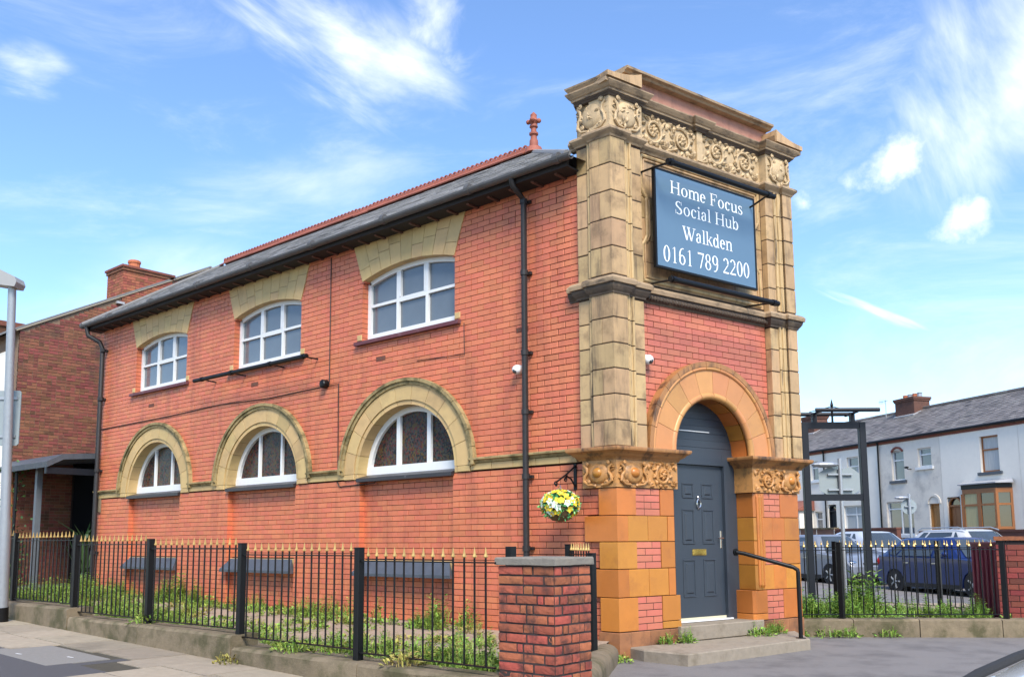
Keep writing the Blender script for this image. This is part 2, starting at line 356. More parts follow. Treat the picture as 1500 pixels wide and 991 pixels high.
class MB:
    def __init__(self):
        self.v = []; self.f = []
    def add(self, vs_, fs):
        o = len(self.v)
        self.v += [tuple(x) for x in vs_]; self.f += [tuple(i + o for i in f) for f in fs]
    def box(self, fr, s0, s1, d0, d1, z0, z1):
        P = [fr.p(s, d, z) for z in (z0, z1) for d in (d0, d1) for s in (s0, s1)]
        self.add(P, [(0, 1, 3, 2), (4, 6, 7, 5), (0, 4, 5, 1), (2, 3, 7, 6), (0, 2, 6, 4), (1, 5, 7, 3)])
    def block(self, fr, s0, s1, d0, d1, z0, z1, c=0.006):
        P = [fr.p(s, d, z) for (s, d, z) in (
            (s0, d0, z0), (s1, d0, z0), (s1, d0, z1), (s0, d0, z1),
            (s0, d1 - c, z0), (s1, d1 - c, z0), (s1, d1 - c, z1), (s0, d1 - c, z1),
            (s0 + c, d1, z0 + c), (s1 - c, d1, z0 + c), (s1 - c, d1, z1 - c), (s0 + c, d1, z1 - c))]
        fs = [(8, 9, 10, 11)]
        for i in range(4):
            j = (i + 1) % 4
            fs += [(i, j, j + 4, i + 4), (i + 4, j + 4, j + 8, i + 8)]
        self.add(P, fs)
    def prism(self, fr, poly, d0, d1, back=True):
        n = len(poly)
        P = [fr.p(s, d0, z) for s, z in poly] + [fr.p(s, d1, z) for s, z in poly]
        fs = [tuple(range(n, 2 * n))] + [(i, (i + 1) % n, n + (i + 1) % n, n + i) for i in range(n)]
        if back:
            fs.append(tuple(range(n - 1, -1, -1)))
        self.add(P, fs)
    def extr(self, fr, prof, s0, s1):
        n = len(prof)
        P = [fr.p(s0, d, z) for d, z in prof] + [fr.p(s1, d, z) for d, z in prof]
        self.add(P, [tuple(range(n - 1, -1, -1)), tuple(range(n, 2 * n))] + [(i, (i + 1) % n, n + (i + 1) % n, n + i) for i in range(n)])
    def sweep(self, path, prof, closed_prof=True):
        """profile [(d,z)] swept along a plan path, d outwards (to the right of travel), mitred"""
        path = [Vector((q[0], q[1])) for q in path]
        n = len(prof); m = len(path); P = []
        for i in range(m):
            t0 = (path[i] - path[i - 1]).normalized() if i > 0 else None
            t1 = (path[i + 1] - path[i]).normalized() if i < m - 1 else None
            t0 = t0 or t1; t1 = t1 or t0
            n0 = Vector((t0.y, -t0.x)); n1 = Vector((t1.y, -t1.x))
            b = n0 + n1
            k = b / (b.dot(n0)) if b.length > 1e-6 else n0
            for d, z in prof:
                P.append((path[i].x + k.x * d, path[i].y + k.y * d, z))
        fs = []
        for i in range(m - 1):
            for j in range(n):
                a = i * n + j; b_ = i * n + (j + 1) % n
                fs.append((a, b_, b_ + n, a + n))
        fs += [tuple(range(n - 1, -1, -1)), tuple(range((m - 1) * n, m * n))]
        self.add(P, fs)
    def tube(self, pts, r, n=8, caps=True):
        pts = [Vector(q) for q in pts]; m = len(pts); P = []
        rr = r if isinstance(r, (list, tuple)) else [r] * m
        up = None
        for i in range(m):
            t = (pts[min(i + 1, m - 1)] - pts[max(i - 1, 0)]).normalized()
            if up is None:
                up = Vector((0, 0, 1)) if abs(t.z) < 0.9 else Vector((1, 0, 0))
            a = t.cross(up)
            if a.length < 1e-4: a = t.cross(Vector((1, 0.3, 0)))
            a.normalize(); b = a.cross(t).normalized(); up = b
            for k in range(n):
                q = 2 * math.pi * k / n
                P.append(pts[i] + (a * math.cos(q) + b * math.sin(q)) * rr[i])
        fs = [(i * n + k, i * n + (k + 1) % n, (i + 1) * n + (k + 1) % n, (i + 1) * n + k) for i in range(m - 1) for k in range(n)]
        if caps:
            fs += [tuple(range(n - 1, -1, -1)), tuple(range((m - 1) * n, m * n))]
        self.add(P, fs)
    def lathe(self, base, prof, n=12):
        base = Vector(base); P = []
        for r, z in prof:
            for k in range(n):
                q = 2 * math.pi * k / n
                P.append(base + Vector((r * math.cos(q), r * math.sin(q), z)))
        m = len(prof)
        fs = [(i * n + k, i * n + (k + 1) % n, (i + 1) * n + (k + 1) % n, (i + 1) * n + k) for i in range(m - 1) for k in range(n)]
        fs += [tuple(range(n - 1, -1, -1)), tuple(range((m - 1) * n, m * n))]
        self.add(P, fs)
    def ellipsoid(self, fr, cs, cd, cz, rs, rd, rz, n=12, m=8):
        P = []
        for i in range(1, m):
            a = math.pi * i / m
            for k in range(n):
                q = 2 * math.pi * k / n
                P.append(fr.p(cs + rs * math.sin(a) * math.cos(q), cd + rd * math.sin(a) * math.sin(q), cz + rz * math.cos(a)))
        P += [fr.p(cs, cd, cz + rz), fr.p(cs, cd, cz - rz)]
        T = len(P) - 2; B = T + 1
        fs = [(i * n + k, i * n + (k + 1) % n, (i + 1) * n + (k + 1) % n, (i + 1) * n + k) for i in range(m - 2) for k in range(n)]
        fs += [(T, k, (k + 1) % n) for k in range(n)] + [(B, (m - 2) * n + (k + 1) % n, (m - 2) * n + k) for k in range(n)]
        self.add(P, fs)
    def ring(self, fr, cs, cz, r0, r1, a0, a1, d0, d1, kx=1.0, kz=1.0, n=6, back=False):
        out = [(cs + kx * r1 * math.cos(a0 + (a1 - a0) * i / n), cz + kz * r1 * math.sin(a0 + (a1 - a0) * i / n)) for i in range(n + 1)]
        inn = [(cs + kx * r0 * math.cos(a0 + (a1 - a0) * i / n), cz + kz * r0 * math.sin(a0 + (a1 - a0) * i / n)) for i in range(n + 1)]
        P = [fr.p(s, d1, z) for s, z in out] + [fr.p(s, d1, z) for s, z in inn] + [fr.p(s, d0, z) for s, z in out] + [fr.p(s, d0, z) for s, z in inn]
        k = n + 1; fs = []
        for i in range(n):
            fs += [(i, i + 1, k + i + 1, k + i), (2 * k + i, i, i + 1, 2 * k + i + 1)[::-1], (k + i, k + i + 1, 3 * k + i + 1, 3 * k + i)]
            if back: fs.append((2 * k + i, 3 * k + i, 3 * k + i + 1, 2 * k + i + 1))
        fs += [(0, k, 3 * k, 2 * k), (n, 2 * k + n, 3 * k + n, k + n)]
        self.add(P, fs)
    def mesh(self, name):
        me = bpy.data.meshes.new(name)
        me.from_pydata(self.v, [], self.f)
        b = bmesh.new(); b.from_mesh(me)
        bmesh.ops.recalc_face_normals(b, faces=b.faces[:])
        b.to_mesh(me); b.free()
        return me
    def build(self, name, mat, parent=None, smooth=False, **props):
        me = self.mesh(name)
        me.materials.append(mat)
        if smooth:
            me.shade_smooth()
            if smooth != 'all':
                me.set_sharp_from_angle(angle=rad(38))
        o = bpy.data.objects.new(name, me)
        col.objects.link(o)
        set_parent(o, parent)
        for k, x in props.items():
            o[k] = x
        return o

def world_loc(o):
    v = Vector(o.location)
    return v if o.parent is None else v + WL.get(o.parent.name, Vector())
WL = {}
def set_parent(o, parent):
    """keep the object's world position while hanging it under its parent"""
    if parent is None:
        return
    o.parent = parent
    o.matrix_parent_inverse = Matrix.Translation(-WL.get(parent.name, Vector((0, 0, 0))))
def thing(name, label, cat, loc=(0, 0, 0), group=None):
    o = bpy.data.objects.new(name, None)
    o.empty_display_size = 0.2
    col.objects.link(o)
    o.location = loc
    WL[o.name] = Vector(loc)
    o['label'] = label; o['category'] = cat
    if group: o['group'] = group
    return o
def part_empty(name, loc, parent):
    o = bpy.data.objects.new(name, None)
    o.empty_display_size = 0.1
    col.objects.link(o)
    o.location = loc
    WL[o.name] = Vector(loc)
    set_parent(o, parent)
    return o
def tag(o, label, cat, group=None):
    o['label'] = label; o['category'] = cat
    if group: o['group'] = group
    return o
def inst(name, me, parent, loc, rot=None, scale=None):
    o = bpy.data.objects.new(name, me)
    col.objects.link(o)
    M_ = Matrix.Translation(Vector(loc))
    if rot is not None: M_ = M_ @ rot.to_4x4()
    if scale is not None: M_ = M_ @ Matrix.Diagonal((*scale, 1))
    set_parent(o, parent)
    o.matrix_basis = M_
    return o
def mesh_of(mb, name, mat, smooth=False):
    me = mb.mesh(name); me.materials.append(mat)
    if smooth: me.shade_smooth(); me.set_sharp_from_angle(angle=rad(38))
    return me

def subtract(a, b, cuts):
    segs = [(a, b)]
    for c0, c1 in cuts:
        nx = []
        for x0, x1 in segs:
            if c1 <= x0 or c0 >= x1: nx.append((x0, x1)); continue
            if c0 > x0: nx.append((x0, c0))
            if c1 < x1: nx.append((c1, x1))
        segs = nx
    return segs
def courses(s0, s1, z0, z1, blocked, ch=0.0815, bl=0.241, jt=0.009, off=0.0, rnd=0.004, split=0.04):
    """brick rectangles of a running-bond wall and the mortar strips behind them"""
    bricks, strips = [], []
    n = int(round((z1 - z0) / ch)); ch = (z1 - z0) / n
    for i in range(n):
        za = z0 + i * ch; zb = za + ch
        free = subtract(s0, s1, blocked((za + zb) / 2))
        for f0, f1 in free:
            k0 = len(bricks)
            strips.append((f0, f1, za, zb))
            x = s0 + off + (0 if i % 2 else -bl / 2) - bl
            x = x + math.floor((f0 - x) / bl) * bl
            while x < f1:
                a = max(x, f0); b = min(x + bl - jt, f1)
                if b - a > 0.03:
                    if random.random() < split and b - a > 0.2:
                        h = (a + b) / 2
                        bricks += [(a, h - jt / 2, za + jt / 2, zb - jt / 2), (h + jt / 2, b, za + jt / 2, zb - jt / 2)]
                    else:
                        bricks.append((a, b, za + jt / 2, zb - jt / 2))
                x += bl
            if len(bricks) > k0 and 0 < bricks[k0][0] - f0 < .05:
                bricks[k0] = (f0, *bricks[k0][1:])
            if bricks and abs(bricks[-1][2] - (za + jt / 2)) < 1e-6 and 0 < f1 - bricks[-1][1] < .05:
                bricks[-1] = (bricks[-1][0], f1, bricks[-1][2], bricks[-1][3])
    return bricks, strips
_unit = {}
def unit_brick(mat):
    if mat.name not in _unit:
        mb = MB(); mb.block(W0, -0.5, 0.5, -1, 0, -0.5, 0.5, 0.03)
        _unit[mat.name] = mesh_of(mb, 'brick', mat)
    return _unit[mat.name]
def lay_bricks(fr, bricks, d, depth, mat, parent, single=(), jitter=0.002, tilt=0.0):
    """bricks listed in `single` become objects of their own, the others one joined part"""
    mb = MB(); single = set(single); me = unit_brick(mat)
    rot = fr.mat()
    for i, (a, b, z0, z1) in enumerate(bricks):
        dd = d + random.uniform(-jitter, jitter)
        if i in single:
            inst('brick', me, parent, fr.p((a + b) / 2, dd, (z0 + z1) / 2), rot.to_3x3(), (b - a, depth, z1 - z0))
        else:
            P = [fr.p(s, e, z) for e in (dd - depth, dd) for (s, z) in ((a, z0), (b, z0), (b, z1), (a, z1))]
            mb.add(P, [(4, 5, 6, 7), (0, 1, 5, 4), (1, 2, 6, 5), (2, 3, 7, 6), (3, 0, 4, 7)])
    if mb.v:
        o = mb.build('brickwork', mat, parent)
        o['kind'] = 'stuff'
def px_size(p):
    v = p - CAM
    return 1.0 / max(0.1, v.dot(RZ))

# ------------------------------------------------------------------ setting: ground
def gz(y):
    """the street climbs gently to the left"""
    return 0.026 * 0.5 * (y + math.sqrt(y * y + 1.0)) - 0.006
def sheet(name, xs, ys, mat, dz=0.0, zf=None, parent=None):
    mb = MB()
    P = [(x, y, (zf(x, y) if zf else gz(min(y, 60)) + dz)) for y in ys for x in xs]
    n = len(xs)
    mb.add(P, [(j * n + i, j * n + i + 1, (j + 1) * n + i + 1, (j + 1) * n + i) for j in range(len(ys) - 1) for i in range(n - 1)])
    o = mb.build(name, mat, parent, smooth='all')
    return o
def rng(a, b, n): return [a + (b - a) * i / n for i in range(n + 1)]
ys_far = [-900, -200, -60, -20] + rng(-10, 20, 30) + [30, 45, 60, 150, 400, 900]
o = sheet('ground', [-900, -200, -60, -20, -12, -8, -6, -4, -2, 0, 2, 4, 6, 10, 16, 24, 40, 80, 200, 900], ys_far, m_tarmac, -0.012)
o['kind'] = 'structure'
# pavement along the side street: bed, flagstones
pave = sheet('pavement', rng(-6.6, -3.42, 4), rng(-0.9, 26, 40), m_flagjoint, 0.018)
pave['kind'] = 'structure'
yy = -0.85
row = 0
def flag(x0, x1, y0, y1, mat, name='flagstone', lift=0.030, th=0.03):
    mb = MB(); c = 0.013
    t = [(x0 + c, y0 + c), (x1 - c, y0 + c), (x1 - c, y1 - c), (x0 + c, y1 - c)]
    w = random.uniform(-0.002, 0.003)
    b = [(x0 + .009, y0 + .009), (x1 - .009, y0 + .009), (x1 - .009, y1 - .009), (x0 + .009, y1 - .009)]
    P = [(x, y, gz(y) + lift + w) for x, y in t] + [(x, y, gz(y) + lift + w - th) for x, y in b]
    mb.add(P, [(0, 1, 2, 3), (0, 4, 5, 1), (1, 5, 6, 2), (2, 6, 7, 3), (3, 7, 4, 0)])
    return mb.build(name, mat, pave)
COVER = (-5.0, -4.28, 3.9, 5.6)
while yy < 16:
    L = random.choice((0.6, 0.75, 0.9))
    x = -3.46
    k = 0
    while x > -6.5:
        w = random.choice((0.62, 0.75, 0.9)) if (row + k) % 2 else 0.7
        x0 = max(-6.55, x - w)
        cx_, cy_ = (x0 + x) / 2, yy + L / 2
        in_patch = cx_ < -4.62 and cy_ > 2.9 and cy_ < 9
        in_cover = COVER[0] - .15 < cx_ < COVER[1] + .1 and COVER[2] - .2 < cy_ < COVER[3] + .2
        if not in_patch and not in_cover:
            flag(x0, x, yy, yy + L, m_flag)
        x = x0; k += 1
    yy += L; row += 1
flag(COVER[0], COVER[1], COVER[2], COVER[3], m_concrete, 'cover_slab', 0.024)
flag(COVER[0] - .03, COVER[1] + .12, COVER[2] - .2, COVER[2] - .01, m_patch, 'tarmac_infill', 0.021)
for (x, y) in ((-4.85, 5.0), (-4.55, 4.35)):
    mb = MB(); z = gz(y) + 0.0285
    mb.add([(x - .012, y - .09, z), (x + .012, y - .09, z), (x + .012, y + .09, z), (x - .012, y + .09, z)], [(0, 1, 2, 3)])
    mb.build('paint_mark', m_white, pave)
o = sheet('tarmac_patch', rng(-8.5, -4.72, 4), rng(2.8, 9.2, 10), m_patch, 0.0245)
o['kind'] = 'structure'
# yard inside the railings
def yard_z(x, y): return 0.19 + 0.012 * max(0, y) + 0.01 * math.sin(3 * x) * math.sin(2.3 * y)
mb = MB(); P = []
ys_ = rng(-1.3, 17, 46)
for y in ys_:
    xm = 0.3 if y > 0.1 else -2.78 + (y + 1.36) / 1.34 * 2.40
    for i in range(11):
        x = -3.3 + (xm + 3.3) * i / 10; P.append((x, y, yard_z(x, y)))
mb.add(P, [(j * 11 + i, j * 11 + i + 1, (j + 1) * 11 + i + 1, (j + 1) * 11 + i) for j in range(46) for i in range(10)])
yard = mb.build('yard_ground', m_soil, smooth='all')
yard['kind'] = 'structure'
# paving slabs in the yard, just inside the railings
for i in range(22):
    y0 = -0.7 + i * 0.62
    if random.random() < 0.85:
        mb = MB(); x0, x1 = -3.22, -2.62; zz = yard_z(-3, y0) + 0.022
        mb.box(W0, x0, x1, y0 + .01, y0 + .6, zz - .05, zz)
        mb.build('paving_slab', m_flag, yard)
    if random.random() < 0.6:
        mb = MB(); zz = yard_z(-2, y0) + 0.018
        mb.box(W0, -2.3 + random.uniform(-.2, .2), -1.5, y0 + .02, y0 + .58, zz - .05, zz)
        mb.build('paving_slab', m_flag, yard)

# ------------------------------------------------------------------ main building
bld = thing('corner_building', 'two storey red brick corner building with buff stone arched windows and ornate terracotta entrance', 'building', (1.8, 6.0, 0))
BF = -0.06          # brick face of the side wall
BE = -0.10          # brick face of the entrance wall
WIN_U = (3.86, 7.58, 11.36)
WIN_L = (3.88, 7.63, 11.42)
KX = 1.07
ZS = 2.46
def lintel_half(z): return 1.04 + (z - 5.57) * 0.37
def up_top(x): return 5.72 - 0.15 * (x / 1.04) ** 2      # segmental head
def block_A(z):
    c = []
    for w in WIN_U:
        if 4.60 < z < 5.57: c.append((w - 1.04, w + 1.04))
        elif z >= 5.57: c.append((w - lintel_half(z) + .05, w + lintel_half(z) - .05))
    for w in WIN_L:
        if z >= ZS and z < ZS + 1.16:
            h = KX * math.sqrt(max(0, 1.16 ** 2 - (z - ZS) ** 2)); c.append((w - h, w + h))
        elif 2.34 < z < ZS: c.append((w - 1.16 * KX, w + 1.16 * KX))
        elif z <= 2.34: c.append((w - 1.03, w + 1.03))
    if z > 2.40 and z < 2.55: c.append((0, 15))
    # quoins of the corner pilaster
    if z < 2.04:
        e = 0.27
        for (a, b, q) in ((1.70, 2.04, .27), (1.38, 1.70, .49), (1.05, 1.38, .27), (.71, 1.05, .50), (.30, .71, .28), (0, .30, .29)):
            if a <= z < b: e = q
        c.append((-1, e))
    else:
        c.append((-1, 0.52))
    return c
wallA = MB()
bricksA, stripsA = courses(0.2, 14.0, 0.08, 6.20, block_A)
for a, b, z0, z1 in stripsA:
    P = [FA.p(a, BF - .010, z0), FA.p(b, BF - .010, z0), FA.p(b, BF - .010, z1), FA.p(a, BF - .010, z1)]
    wallA.add(P, [(0, 1, 2, 3)])
for w in WIN_U:     # mortar beds of the brick reveals
    for sg in (-1, 1):
        wallA.box(FA, w + sg * 1.048 - .004, w + sg * 1.048 + .004, BF - .18, BF - .012, 4.6, 5.6)
for w in WIN_L:     # recessed panels: bed and returns
    wallA.box(FA, w - 1.05, w + 1.05, BF - .14, BF - .112, 0.05, 2.40)
    for sg in (-1, 1):
        wallA.box(FA, w + sg * 1.038 - .004, w + sg * 1.038 + .004, BF - .12, BF - .012, 0.05, 2.36)
wallA.box(FA, 13.985, 13.995, -3.5, BF - .012, 0.0, 6.2)
side_wall = wallA.build('side_wall', m_mortar, bld)
# recessed brick panels under the arched windows
panel_bricks = []
for w in WIN_L:
    bs, _ = courses(w - 1.03, w + 1.03, 0.08, 2.36, lambda z, w=w: [(w - 1.0, w + 1.0)] if 0.94 < z < 1.10 else [], off=0.07)
    panel_bricks += bs
# entrance wall
def block_B(z):
    c = [(-1, 0.555), (3.07, 9)]
    if z < 2.50 + 0.99:
        h = math.sqrt(max(0, 0.99 ** 2 - (z - 2.50) ** 2)); c.append((1.79 - h, 1.79 + h))
    return c
bricksB, stripsB = courses(0.4, 3.2, 2.50, 4.48, block_B, off=0.05)
wb = MB()
for a, b, z0, z1 in stripsB:
    P = [FB.p(a, BE - .010, z0), FB.p(b, BE - .010, z0), FB.p(b, BE - .010, z1), FB.p(a, BE - .010, z1)]
    wb.add(P, [(0, 1, 2, 3)])
entrance_wall = wb.build('entrance_wall', m_mortar, bld)
# small brick panels among the blocks of the entrance piers
small_B = []
for (z0, z1) in ((1.70, 2.04), (1.05, 1.38), (.305, .71)):
    for (u0, u1) in ((0.325, 0.735), (2.77, 3.12)):
        bs, _ = courses(u0, u1, z0, z1, lambda z: [], off=0.03 + (0.1 if u0 > 1 else 0), bl=0.235)
        small_B += bs
# which bricks show largest: those become objects of their own
pool = []
for i, q in enumerate(bricksA): pool.append((px_size(FA.p((q[0] + q[1]) / 2, 0, (q[2] + q[3]) / 2)) ** 2 * (q[1] - q[0]) * 0.72, 'A', i))
for i, q in enumerate(bricksB): pool.append((px_size(FB.p((q[0] + q[1]) / 2, 0, (q[2] + q[3]) / 2)) ** 2 * (q[1] - q[0]) * 0.66, 'B', i))
for i, q in enumerate(small_B): pool.append((1, 'S', i))
pool.sort(reverse=True)
pick = {'A': set(), 'B': set(), 'S': set()}
for _, k, i in pool[:300]: pick[k].add(i)
lay_bricks(FA, bricksA, BF, 0.16, m_brick, side_wall, pick['A'])
lay_bricks(FA, panel_bricks, BF - .10, 0.05, m_brick, side_wall)
lay_bricks(FB, bricksB, BE, 0.10, m_brick_b, entrance_wall, pick['B'])
lay_bricks(FB, small_B, -0.008, 0.06, m_brick_b, entrance_wall, pick['S'])
# rear walls and core so the building is closed
mb = MB()
ce = FB.p(3.60, -0.25, 0)
plan = [(0.35, 0.35), (ce.x, ce.y), (3.62, 13.98), (0.30, 13.98)]
mb.add([(x, y, 0) for x, y in plan] + [(x, y, 6.19) for x, y in plan], [(1, 2, 6, 5), (2, 3, 7, 6)])
mb.build('rear_wall', m_old_brick, bld)
# air bricks and patches
for s in (4.44, 7.90, 11.67, 1.53):
    mb = MB(); z = 4.25
    mb.box(FA, s - .11, s + .11, BF - .02, BF + .004, z - .036, z + .036)
    vb = mb.build('air_brick', material('air_brick_clay', (0.17, 0.045, 0.025), 0.8), bld)
    mb = MB()
    for k in range(5):
        mb.box(FA, s - .09 + k * .04, s - .075 + k * .04, BF, BF + .007, z - .025, z + .025)
    mb.build('slot', m_sooty, vb)

# ---- upper windows
def pane(fr, s0, s1, z0, z1f, d, name, mat, parent, n=5):
    poly = [(s0, z0), (s1, z0)] + [(s1 + (s0 - s1) * i / n, z1f(s1 + (s0 - s1) * i / n)) for i in range(n + 1)]
    mb = MB(); mb.prism(fr, poly, d - .006, d)
    return mb.build(name, mat, parent)
for wi, c in enumerate(WIN_U):
    win = part_empty('arched_sash_window', FA.p(c, BF - .1, 4.6), bld)
    d1, d0 = BF - .115, BF - .18
    mb = MB()
    top = lambda x: up_top(x)
    n = 12; th = 0.075
    outer = [(c - 1.04 + 2.08 * i / n, top(-1.04 + 2.08 * i / n)) for i in range(n + 1)]
    inner = [(c - .965 + 1.93 * i / n, top(-.965 + 1.93 * i / n) - th) for i in range(n + 1)]
    for i in range(n):
        P = [FA.p(s, d, z) for d in (d0, d1) for (s, z) in (outer[i], outer[i + 1], inner[i + 1], inner[i])]
        mb.add(P, [(4, 5, 6, 7), (0, 4, 7, 3)[::-1], (2, 3, 7, 6), (0, 1, 5, 4)])
    mb.box(FA, c - 1.04, c - .965, d0, d1, 4.60, top(1.04))
    mb.box(FA, c + .965, c + 1.04, d0, d1, 4.60, top(1.04))
    mb.box(FA, c - .963, c + .963, d0, d1 + .01, 4.602, 4.70)
    mb.build('frame', m_white, win)
    for x, w_ in ((-.33, .030), (.33, .030)):
        mb = MB(); mb.box(FA, c + x - w_, c + x + w_, d0 + .01, d1 - .004, 4.70, top(x) - .07)
        mb.build('mullion', m_white, win)
    mb = MB()
    zt = 5.17
    for a, b, hh in ((-.963, -.362, .022), (-.298, .298, .038), (.362, .963, .022)):
        mb.box(FA, c + a, c + b, d0 + .012, d1 - .006, zt - hh, zt + hh)
    # hopper sash surround of the middle light
    mb.box(FA, c - .298, c - .262, d0 + .012, d1 - .002, zt + .04, top(.3) - .075)
    mb.box(FA, c + .262, c + .298, d0 + .012, d1 - .002, zt + .04, top(.3) - .075)
    mb.build('transom', m_white, win)
    for a, b in ((-.965, -.36), (-.30, .30), (.36, .965)):
        pane(FA, c + a, c + b, 4.70, lambda s: zt - .02, d0 + .02, 'glass_pane', m_glass, win)
        pane(FA, c + a, c + b, zt + .02, lambda s, c=c: top(s - c) - .05, d0 + .02, 'glass_pane', m_glass, win)
    mb = MB()       # sloping maroon sill with stooling blocks
    mb.extr(FA, [(BF - .18, 4.52), (BF + .07, 4.52), (BF + .07, 4.575), (BF - .12, 4.605), (BF - .18, 4.605)], c - 1.17, c + 1.17)
    mb.build('window_sill', m_purple, win)
    for sg in (-1, 1):
        mb = MB(); mb.block(FA, c + sg * 1.10 - .055, c + sg * 1.10 + .055, BF - .1, BF + .012, 4.606, 4.70)
        mb.build('stooling', m_yellow, win)
    # flared flat-arch lintel of yellow stone in two broken courses
    lin = MB()
    lin.prism(FA, [(c + x, z) for x, z in [(-1.0, 5.60)] + [(-.95 + 1.9 * i / 10, up_top(-.95 + 1.9 * i / 10) + .03) for i in range(11)] + [(1.0, 5.60), (1.22, 6.17), (-1.22, 6.17)]], BF - .05, BF + .004)
    lintel = lin.build('lintel', m_joint, bld)
    nv = 9
    for i in range(nv):
        xa, xb = -1.04 + 2.08 * i / nv, -1.04 + 2.08 * (i + 1) / nv
        ta, tb = -1.265 + 2.53 * i / nv, -1.265 + 2.53 * (i + 1) / nv
        cut = 0.30 + 0.40 * ((i * 7 + wi * 3) % 4) / 3.0
        g = .004
        def pt(f, side):
            if side == 0: return (c + xa + (ta - xa) * f + g, up_top(xa) + (6.185 - up_top(xa)) * f)
            return (c + xb + (tb - xb) * f - g, up_top(xb) + (6.185 - up_top(xb)) * f)
        for f0, f1 in ((0, cut), (cut, 1)) if i != 4 else ((0, 1),):
            a_, b_, c_, e_ = pt(f0, 0), pt(f0, 1), pt(f1, 1), pt(f1, 0)
            mb = MB()
            q = [a_, b_, c_, e_]
            if f0 > 0: q = [(a_[0], a_[1] + .007), (b_[0], b_[1] + .007), c_, e_]
            mb.prism(FA, q, BF - .17 if f0 == 0 else BF - .03, BF + .014 + random.uniform(-.001, .001), back=False)
            mb.build('lintel_stone', m_yellow, lintel)

# ---- lower arched windows
def arch_ring(fr, cs, cz, r0, r1, n, d0, d1, mat, name, parent, kx, gap=0.004, seg=4, a_lo=0.0, a_hi=math.pi, smooth=False):
    for i in range(n):
        a0 = a_lo + (a_hi - a_lo) * i / n + gap / r1; a1 = a_lo + (a_hi - a_lo) * (i + 1) / n - gap / r1
        mb = MB(); mb.ring(fr, cs, cz, r0, r1, a0, a1, d0, d1 + random.uniform(-.001, .001), kx, 1.0, seg)
        mb.build(name, mat, parent)
for wi, c in enumerate(WIN_L):
    sur = MB()
    sur.ring(FA, c, ZS, 1.06, 1.385, 0, math.pi, BF - .24, BF + .006, KX, 1, 40)
    surround = sur.build('arch_surround', m_joint, bld)
    arch_ring(FA, c, ZS, 1.07, 1.295, 11, BF - .05, BF + .030, m_yellow, 'voussoir', surround, KX)
    arch_ring(FA, c, ZS, 1.30, 1.352, 17, BF - .05, BF + .052, m_mossy, 'hood_stone', surround, KX)
    arch_ring(FA, c, ZS, 1.352, 1.40, 17, BF - .05, BF + .078, m_mossy, 'hood_stone', surround, KX)
    arch_ring(FA, c, ZS, 1.00, 1.066, 11, BF - .235, BF + .012, m_yellow, 'reveal_stone', surround, KX)
    for sg in (-1, 1):       # feet of the arch down to the band
        a, b = sorted((c + sg * 1.07 * KX, c + sg * 1.295 * KX))
        mb = MB(); mb.block(FA, a, b, BF - .05, BF + .030, 2.375, ZS - .003); mb.build('springer', m_yellow, surround)
        a, b = sorted((c + sg * 1.00 * KX, c + sg * 1.066 * KX))
        mb = MB(); mb.block(FA, a, b, BF - .235, BF + .012, 2.372, ZS - .003); mb.build('springer', m_yellow, surround)
        a, b = sorted((c + sg * 1.30 * KX, c + sg * 1.352 * KX))
        mb = MB(); mb.block(FA, a, b, BF - .05, BF + .05, 2.49, ZS - .003 + .0); mb.build('hood_stone', m_mossy, surround)
    win = part_empty('half_round_window', FA.p(c, BF - .2, ZS), bld)
    d0, d1 = BF - .25, BF - .18
    mb = MB()
    mb.ring(FA, c, ZS, .915, 1.0, 0.04, math.pi - .04, d0, d1, KX, 1, 28)
    mb.box(FA, c - 1.0 * KX, c + 1.0 * KX, d0, d1 + .006, ZS - .03, ZS + .115)
    mb.build('frame', m_white, win)
    for x in (-.34, .34):
        zt_ = ZS + math.sqrt(.93 ** 2 - (x / KX) ** 2)
        w_ = .040 if wi == 0 else .026
        mb = MB(); mb.box(FA, c + x - w_, c + x + w_, d0 + .008, d1 - .004, ZS + .115, zt_); mb.build('mullion', m_white, win)
    for a, b in ((-.97, -.36), (-.32, .32), (.36, .97)):
        pane(FA, c + a, c + b, ZS + .1, lambda s, c=c: max(ZS + .1, ZS + math.sqrt(max(0, .94 ** 2 - ((s - c) / KX) ** 2))), d0 + .02, 'stained_glass_pane', m_stained, win, 12)
    mb = MB()
    mb.extr(FA, [(BF - .26, 2.33), (BF + .06, 2.33), (BF + .06, 2.385), (BF - .17, 2.45), (BF - .26, 2.45)], c - 1.055, c + 1.055)
    mb.build('window_sill', m_sill, win)
    # covered basement light: yellow stone head and sloping felt hood
    mb = MB(); mb.block(FA, c - 1.0, c + 1.0, BF - .13, BF - .04, 0.96, 1.12); mb.build('basement_lintel', m_yellow, bld)
    mb = MB()
    P = [FA.p(*q) for q in ((c - 1.08, BF + .11, .88), (c + 1.08, BF + .11, .88), (c + 1.08, BF + .11, .925), (c - 1.08, BF + .11, .925),
                            (c - .93, BF - .035, 1.115), (c + .93, BF - .035, 1.115), (c + 1.02, BF - .035, .88), (c - 1.02, BF - .035, .88))]
    mb.add(P, [(0, 1, 2, 3), (3, 2, 5, 4), (0, 3, 4, 7), (1, 6, 5, 2), (0, 7, 6, 1), (4, 5, 6, 7)])
    mb.build('felt_hood', m_felt, bld)

